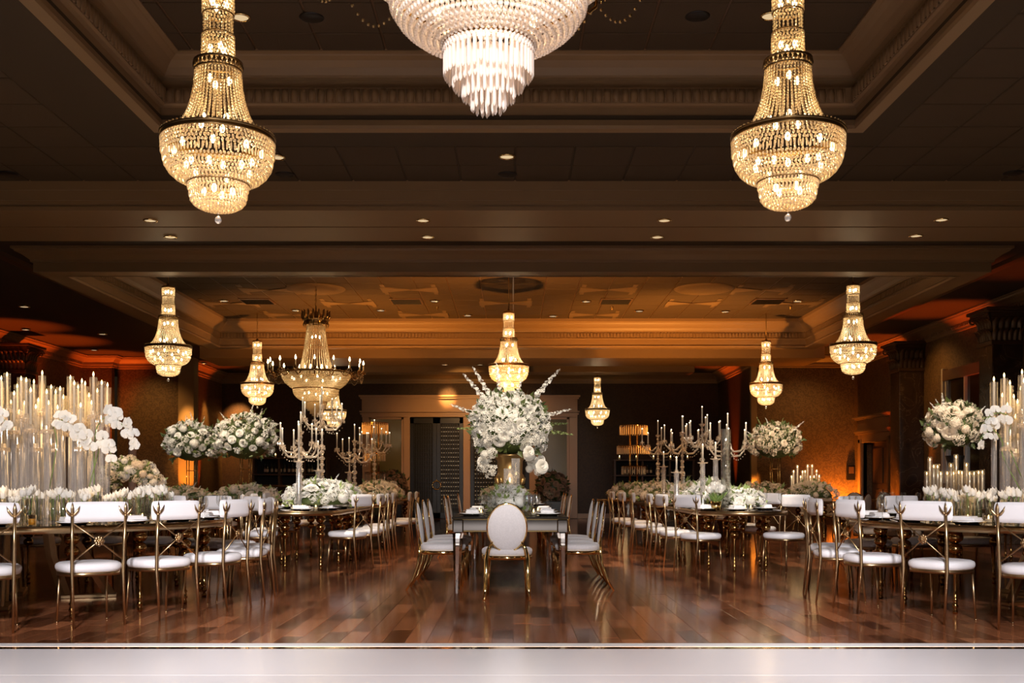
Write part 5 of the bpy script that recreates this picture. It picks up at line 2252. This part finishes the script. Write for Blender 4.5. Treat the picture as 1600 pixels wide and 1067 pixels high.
# glass pillars with a plate and one taper
for px, py, top, d, lab in ((467, 721, 664, 13.2, 'glass pillar with one taper at the near end of the left long table'), (497, 735, 690, 14.0, 'glass pillar with one taper, second on the left long table'),
                            (546, 738, 712, 16.5, 'glass pillar with one taper, third on the left long table'), (1118, 717, 692, 13.9, 'glass pillar with one taper, nearest on the right long table'),
                            (1098, 723, 695, 14.3, 'glass pillar with one taper, second on the right long table'), (1057, 738, 715, 13.6, 'short glass pillar with one taper on the right long table'),
                            (1037, 729, 707, 16.4, 'glass pillar with one taper, farthest on the right long table')):
    p = at(px, py, d)
    o = thing('glass_pillar', lab, 'candlestick', (p.x, d, .76))
    h = p.z - .76
    m = MB()
    m.lathe([(0, 0), (.05, 0), (.05, .01), (.034, .02), (.034, h - .01), (.0, h - .01)], 14)
    m.build('pillar', M['stem'], o)
    m = MB()
    m.lathe([(0, h - .01), (.06, h - .008), (.075, h + .004), (.072, h + .006), (.02, h + .004), (.016, h + .03), (0, h + .03)], 14)
    m.build('plate', M['cryst'], o)
    q = at(px, top, d)
    candle((p.x, d, p.z + .03), max(.12, q.z - p.z - .03), 'single white taper on the ' + lab.replace('glass pillar with one taper', 'glass pillar'), 'pillar tapers', True, .012, 1.1)
# tall glass cylinder on the right table
p = at(1134, 0, 13.35)
o = thing('glass_cylinder', 'tall clear glass cylinder with water on the right long table', 'vase', (p.x, 13.35, .76))
m = MB()
m.lathe([(0, 0), (.062, 0), (.062, 1.02), (.058, 1.02), (.058, .012), (0, .012)], 20, cap=False)
m.build('vessel', M['vglass'], o)
m = MB()
m.lathe([(0, .80), (.055, .80), (.055, .79), (0, .79)], 18)
m.build('water', M['water'], o)
# cylinders with candles in front of the urn
p = at(799.5, 0, 12.0)
for dx, dy, r, h, lab in ((-.02, 0, .072, .50, 'wide glass cylinder with floating candle before the urn'), (.045, .18, .05, .62, 'slim taller glass cylinder behind the wide one, before the urn')):
    o = thing('glass_cylinder', lab, 'vase', (p.x + dx, 12.0 + dy, .762))
    m = MB()
    m.lathe([(0, 0), (r, 0), (r, h), (r - .005, h), (r - .005, .014), (0, .014)], 24, cap=False)
    m.build('vessel', M['stem'], o)
    m = MB()
    m.lathe([(0, .02), (r - .008, .02), (r - .008, h * .62), (0, h * .62)], 20)
    m.build('water', M['water'], o)
    c = put('floating_candle', None, None)
    bpy.data.objects.remove(c)
    m = MB()
    m.lathe([(0, 0), (r * .6, 0), (r * .75, .03), (r * .7, .035), (0, .035)], 16)
    c = m.build('floating_candle', M['wax'], None, (p.x + dx, 12.0 + dy, .762 + h * .62))
    tag(c, 'floating candle in the ' + lab.split(' before')[0].split(' with')[0].split(' behind')[0], 'candle')
    put('flame', flame_me, c, (0, 0, .035), None, 1.5)

# ------------------------------------------------------------------ tulip vases, votives, glasses, plates
def vase_proto():
    o = thing('tulip_vase', None, 'vase')
    m = MB()
    m.lathe([(0, 0), (.042, 0), (.042, .20), (.039, .20), (.039, .01), (0, .01)], 16, cap=False)
    m.build('vessel', M['vglass'], o)
    m = MB()
    m.lathe([(0, .012), (.037, .012), (.037, .13), (0, .13)], 14)
    m.build('water', M['water'], o)
    for q in range(4):
        a = q * 2.4
        r = .020 * math.sqrt(q)
        put('tulip', tul_me, o, (r * math.cos(a) * 1.3, r * math.sin(a) * 1.3, .225 + .012 * (q % 3)), (g.uniform(-.3, .3), g.uniform(-.3, .3), a), .9)
        m = MB()
        m.tube([(r * .6 * math.cos(a + .4), r * .6 * math.sin(a + .4), .02), (r * 1.3 * math.cos(a), r * 1.3 * math.sin(a), .22 + .012 * (q % 3))], .0035, 5)
        m.build('stem', M['stemgreen'], o)
    return o


vp = vase_proto()
vases = {'a': [], 'b': []}
first = True


def spread(cx, cy, r0, r1, a0, a1, n, gg, mind=.1, fixed=()):
    o = list(fixed)
    t = 0
    while len(o) - len(fixed) < n and t < 4000:
        t += 1
        a = R(gg.uniform(a0, a1))
        r = gg.uniform(r0, r1)
        p = (cx + r * math.cos(a), cy + r * math.sin(a))
        if abs(p[0]) > .50 * p[1]:
            continue
        if all((p[0] - q[0]) ** 2 + (p[1] - q[1]) ** 2 > mind ** 2 for q in o):
            o.append(p)
    return o[len(fixed):]


gv = random.Random(21)
fa = spread(LX, LY, 0.98, 1.45, -88, 25, 30, gv, .115)
fb = spread(RX, RY, 0.98, 1.45, 165, 262, 20, gv, .115)
for key, l in (('a', fa), ('b', fb)):
    for x, y in l:
        if first:
            o = vp
            o.location = (x, y, .76)
            first = False
        else:
            o = dup(vp, (x, y, .76), gv.uniform(0, 6), None, None, gv.uniform(.82, 1.12))
        vases[key].append(o)
ordinal(vases['a'], 'short glass vase of white tulips on the orchid table, {}', 'tulip vases on the orchid table')
ordinal(vases['b'], 'short glass vase of white tulips on the marble-column table, {}', 'tulip vases on the right round table')


def votive_proto():
    o = thing('votive', None, 'candle')
    m = MB()
    m.lathe([(0, 0), (.03, 0), (.036, .065), (.033, .065), (.028, .006), (0, .006)], 12, cap=False)
    m.build('glass_cup', M['vglass'], o)
    m = MB()
    m.lathe([(0, .006), (.027, .006), (.03, .035), (0, .035)], 12)
    m.build('wax', M['wax'], o)
    put('flame', flame_me, o, (0, 0, .032), None, 1.0)
    return o


vo = votive_proto()
votives = {}
fo = [True]


def votive(x, y, key, z=.76):
    if fo[0]:
        o = vo
        o.location = (x, y, z)
        fo[0] = False
    else:
        o = dup(vo, (x, y, z), 0)
    votives.setdefault(key, []).append(o)


for x, y in spread(LX, LY, 1.45, 1.62, -86, 20, 12, gv, .12):
    votive(x, y, 'on the orchid table among the plates')
for x, y in spread(RX, RY, 1.45, 1.62, 170, 260, 10, gv, .12):
    votive(x, y, 'on the marble-column table')
for x, y in ((-.30, 10.85), (.24, 10.9), (-.34, 11.5), (.3, 11.6)):
    votive(x + TX, y, 'on the mirrored table', .762)
for k in range(4):
    votive(LMX + gv.uniform(-.25, .25), 12.95 + k * .12, 'at the near end of the left long table')
    votive(RMX + gv.uniform(-.2, .25), 12.9 + k * .12, 'at the near end of the right long table')
for k, l in votives.items():
    ordinal(l, 'small lit glass votive ' + k + ', {}', 'votives ' + k)


def glass_proto():
    o = thing('wine_glass', None, 'glass')
    m = MB()
    m.lathe([(0, 0), (.034, .001), (.034, .004), (.006, .010), (.004, .02), (.004, .09), (.012, .10), (.034, .13), (.038, .165), (.033, .21)], 14, cap=False)
    m.build('glass', M['vglass'], o)
    return o


gp = glass_proto()
fg = [True]
glasses = {}


def wineglass(x, y, key, z=.76):
    if fg[0]:
        o = gp
        o.location = (x, y, z)
        fg[0] = False
    else:
        o = dup(gp, (x, y, z), 0)
    glasses.setdefault(key, []).append(o)


pp = thing('dinner_plate', None, 'plate')
m = MB()
m.lathe([(0, 0), (.09, 0), (.10, .004), (.155, .018), (.156, .021), (.10, .009), (0, .007)], 28)
m.build('charger', M['silver'], pp)
m = MB()
m.lathe([(0, .012), (.08, .012), (.135, .026), (.136, .029), (.08, .018), (0, .017)], 28)
m.build('plate', M['china'], pp)
npk = MB()
npk.box(-.10, .10, -.07, .07, 0, .014, .006)
npk.box(-.098, .098, -.068, .066, .014, .026, .006)
npk.box(-.095, .06, -.066, .064, .026, .036, .005)
nap_me = npk.mesh('napkin', M['linen'])
fp = [True]
plates, naps = {}, {}


def place(x, y, ang, key, z=.76, glasses_=2):
    if fp[0]:
        o = pp
        o.location = (x, y, z)
        fp[0] = False
    else:
        o = dup(pp, (x, y, z), 0)
    plates.setdefault(key, []).append(o)
    n = put('napkin', nap_me, None, (x, y, z + .029), (0, 0, ang + gv.uniform(-.15, .15)))
    tag(n, None, 'napkin')
    naps.setdefault(key, []).append(n)
    for k in range(glasses_):
        a = ang + (.5 if k else -.35)
        wineglass(x - .24 * math.sin(a) * -1 * 1.0, y + .24 * math.cos(a), key, z)


def ring_places(cx, cy, r, angs, key, ng=2):
    for a in angs:
        place(cx + r * math.cos(R(a)), cy + r * math.sin(R(a)), R(a + 90), key, .76, ng)


ring_places(LX, LY, LR - .20, [-69, -50, -34, -17, 0, 19, 37, 54, 72, 90], 'on the orchid table')
ring_places(RX, RY, RR - .20, [129, 156, 178, 195.5, 215, 233.5, 110], 'on the marble-column table')
for y in (10.98, 11.75, 12.5):
    for s in (-1, 1):
        place(TX + s * .39, y - .05, R(90) if s < 0 else R(-90), 'on the near mirrored table', .762, 2)
for y in (16.0, 17.6, 19.5):
    for s in (-1, 1):
        place(TX + s * .38, y, R(90), 'on the far mirrored table', .762, 1)
for y in (13.5, 14.4, 15.2, 16.0):
    for mx, key in ((LMX, 'on the left long table'), (RMX, 'on the right long table')):
        for s in (-1, 1):
            place(mx + s * .36, y, R(90), key, .76, 1)
place(LMX + .12, 12.98, 0, 'on the left long table', .76, 1)
place(RMX - .12, 12.94, 0, 'on the right long table', .76, 1)
place(at(1100, 0, 13.0).x + .02, 13.2, 0, 'on the right long table', .76, 0)
for i in range(26):
    y = 10.75 + i * .105
    s = -1 if i % 2 else 1
    wineglass(TX + s * gv.uniform(.17, .30), y, 'on the near mirrored table', .762)
for i in range(14):
    a = R(150 + i * 14)
    wineglass(at(1490, 0, 14.7).x + .95 * math.cos(a), 14.7 + .95 * math.sin(a), 'on the table under the cream flower ball')
for d_, n, s in ((plates, 'white dinner plate on a silver charger', 'plates'), (naps, 'folded white napkin on a plate', 'napkins'), (glasses, 'clear stemmed wine glass', 'wine glasses')):
    for k, l in d_.items():
        ordinal(l, n + ' ' + k + ', {}', s + ' ' + k)
o = thing('amber_glass', 'small tumbler of amber drink on the orchid table', 'glass', (*at(50, 0, 8.35).xy, .76))
m = MB()
m.lathe([(0, 0), (.03, 0), (.036, .085), (.033, .085), (.028, .006), (0, .006)], 14, cap=False)
m.build('tumbler', M['vglass'], o)
m = MB()
m.lathe([(0, .007), (.027, .007), (.031, .055), (0, .055)], 14)
m.build('drink', M['tealight'], o)

# ------------------------------------------------------------------ bars, crystal stands, post
def bar(px0, px1, d, lab, zs):
    x0, x1 = at(px0, 0, d).x, at(px1, 0, d).x
    o = thing('back_bar', lab, 'bar shelf', ((x0 + x1) / 2, d, 0))
    w = (x1 - x0) / 2
    m = MB()
    for x in (-w, -w * .3, w * .4, w):
        m.box(x - .03, x + .03, -.18, .18, 0, zs[0], .005)
    m.build('upright', M['trim_dark'], o)
    for z in zs:
        m = MB()
        m.box(-w - .05, w + .05, -.2, .2, z, z + .045, .006)
        m.build('shelf', M['trim_dark'], o)
    m = MB()
    m.box(-w, w, .18, .2, 0, zs[0])
    m.build('back_panel', M['black'], o)
    return o, (x0, x1)


def bottle_mesh():
    m = MB()
    m.lathe([(0, 0), (.037, 0), (.038, .02), (.038, .19), (.030, .22), (.014, .25), (.013, .30), (.015, .305), (.015, .32), (0, .32)], 10)
    return m.mesh('bottle', M['bottle'])


BOT = bottle_mesh()
m = MB()
m.lathe([(.0385, .06), (.0386, .15)], 10, cap=False)
LAB = m.mesh('bottle_label', M['paper'])
SMALL = candle_mesh(.07, .03)
for px0, px1, d, lab, where, zs in ((398, 512, 31.6, 'dark back bar with wine bottles behind the left candelabras', 'left', (1.82, 1.33, .8)), (960, 1082, 31.6, 'dark back bar with glassware behind the right candelabras', 'right', (1.76, 1.30, .8))):
    o, (x0, x1) = bar(px0, px1, d, lab, zs)
    bl = []
    for k in range(14):
        x = x0 + .3 + (x1 - x0 - .6) * k / 13 + gv.uniform(-.03, .03)
        b_ = put('bottle', BOT, None, (x, d - .05 + gv.uniform(-.06, .06), zs[1] + .045))
        tag(b_, None, 'bottle')
        put('bottle_label', LAB, b_, (0, 0, 0))
        bl.append(b_)
    ordinal(bl, 'dark labelled bottle on the ' + where + ' back bar, {}', 'bottles on the ' + where + ' back bar')
    cl = []
    for k in range(5):
        x = x0 + .15 + (x1 - x0 - .3) * k / 4
        c = put('pillar_candle', SMALL, None, (x, d, zs[0] + .045))
        tag(c, None, 'candle')
        put('flame', flame_me, c, (0, 0, .07), None, 1.6)
        cl.append(c)
    ordinal(cl, 'short lit candle on top of the ' + where + ' back bar, {}', 'candles on the ' + where + ' back bar')
    # mirrored counter in front
    xa, xb = (at(395, 0, 28).x, at(520, 0, 28).x) if where == 'left' else (at(958, 0, 28).x, at(1085, 0, 28).x)
    t = thing('bar_counter', 'mirror-fronted bar counter before the ' + where + ' back bar', 'bar', ((xa + xb) / 2, 28.0, 0))
    w = (xb - xa) / 2
    m = MB()
    m.box(-w, w, -.3, .3, 1.0, 1.05, .008)
    m.build('countertop', M['trim'], t)
    for k in range(6):
        m = MB()
        a = -w + .02 + k * (2 * w - .04) / 6
        m.box(a + .01, a + (2 * w - .04) / 6 - .01, -.27, -.24, .08, .98, .012)
        m.build('mirror_panel', M['mirror'], t)
    m = MB()
    m.box(-w + .02, w - .02, -.24, .25, 0, 1.0)
    m.build('body', M['trim_dark'], t)


def crystal_stand(px, tiers, d, z0, lab):
    p = at(px, 0, d)
    o = thing('tiered_crystal_stand', lab, 'centrepiece', (p.x, d, z0))
    top = at(px, tiers[0][0], d).z - z0
    m = MB()
    for q in range(4):
        a = PI / 4 + q * PI / 2
        m.tube([(.11 * math.cos(a), .11 * math.sin(a), 0), (.11 * math.cos(a), .11 * math.sin(a), top)], .009, 6)
    m.lathe([(0, 0), (.2, 0), (.2, .012), (0, .012)], 20)
    m.build('posts', M['gold'], o)
    for py, r, h in tiers:
        z = at(px, py, d).z - z0
        m = MB()
        ring_torus(m, r, z, .010, 30)
        ring_torus(m, r, z - .03, .008, 30)
        m.build('tier_ring', M['darkgold'], o)
        m = MB()
        n = int(2 * PI * r / .05)
        for q in range(n):
            a = 2 * PI * q / n
            m.tube([(r * math.cos(a), r * math.sin(a), z - .01), (r * math.cos(a), r * math.sin(a), z - h)], .0075, 5, smooth=False)
        stuff(m.build('prisms', M['cryst'], o))
    return o


crystal_stand(990, ((665, .30, .20), (697, .36, .17), (729, .26, .17)), 23.0, .76, 'three-tiered crystal stand behind the right candelabras')
crystal_stand(586, ((661, .28, .24), (706, .22, .20), (738, .22, .16)), 23.0, .76, 'drum-topped crystal stand before the left pane of the portal')
for px, lab in ((990, 'round table under the three-tiered crystal stand'), (586, 'round table under the drum-topped crystal stand')):
    far_tables.append(table('round_table', lab, round_out(.8, 40), (at(px, 0, 23).x, 23.0), ring_legs(.65, range(0, 360, 60))))
p = at(207, 0, 20.0)
o = thing('newel_post', 'slim tan post with a ball finial beyond the orchids', 'post', (p.x, 20.0, 0))
m = MB()
zt_ = at(207, 674, 20).z
m.lathe([(0, 0), (.12, 0), (.12, .1), (.075, .12), (.070, .9), (.078, 1.4), (.072, zt_ - .06), (.05, zt_ - .02), (.03, zt_), (0, zt_)], 16)
m.build('shaft', M['tan'], o)
m = MB()
m.ell((0, 0, zt_ + .05), .062, 14, 9)
m.build('ball_finial', M['tan'], o)

# candle and candlestick glow on the two big round tables
for x, y, z, p in ((-4.6, 9.9, 1.9, 9), (-3.95, 10.0, 1.85, 5), (4.75, 9.8, 1.9, 7), (-4.3, 8.75, 1.08, 5), (-3.55, 9.2, 1.08, 4), (4.5, 8.7, 1.08, 5), (4.0, 9.2, 1.08, 3), (-.03, 11.9, 1.2, 2), (6.0, 13.6, 1.3, 2), (5.6, 20.3, 1.3, 2)):
    lamp('POINT', (x, y, z), p, (1.0, .62, .28), None, .25)

# drop the bookkeeping marks
for o in bpy.data.objects:
    for k in ('u', 'w'):
        if k in o:
            del o[k]
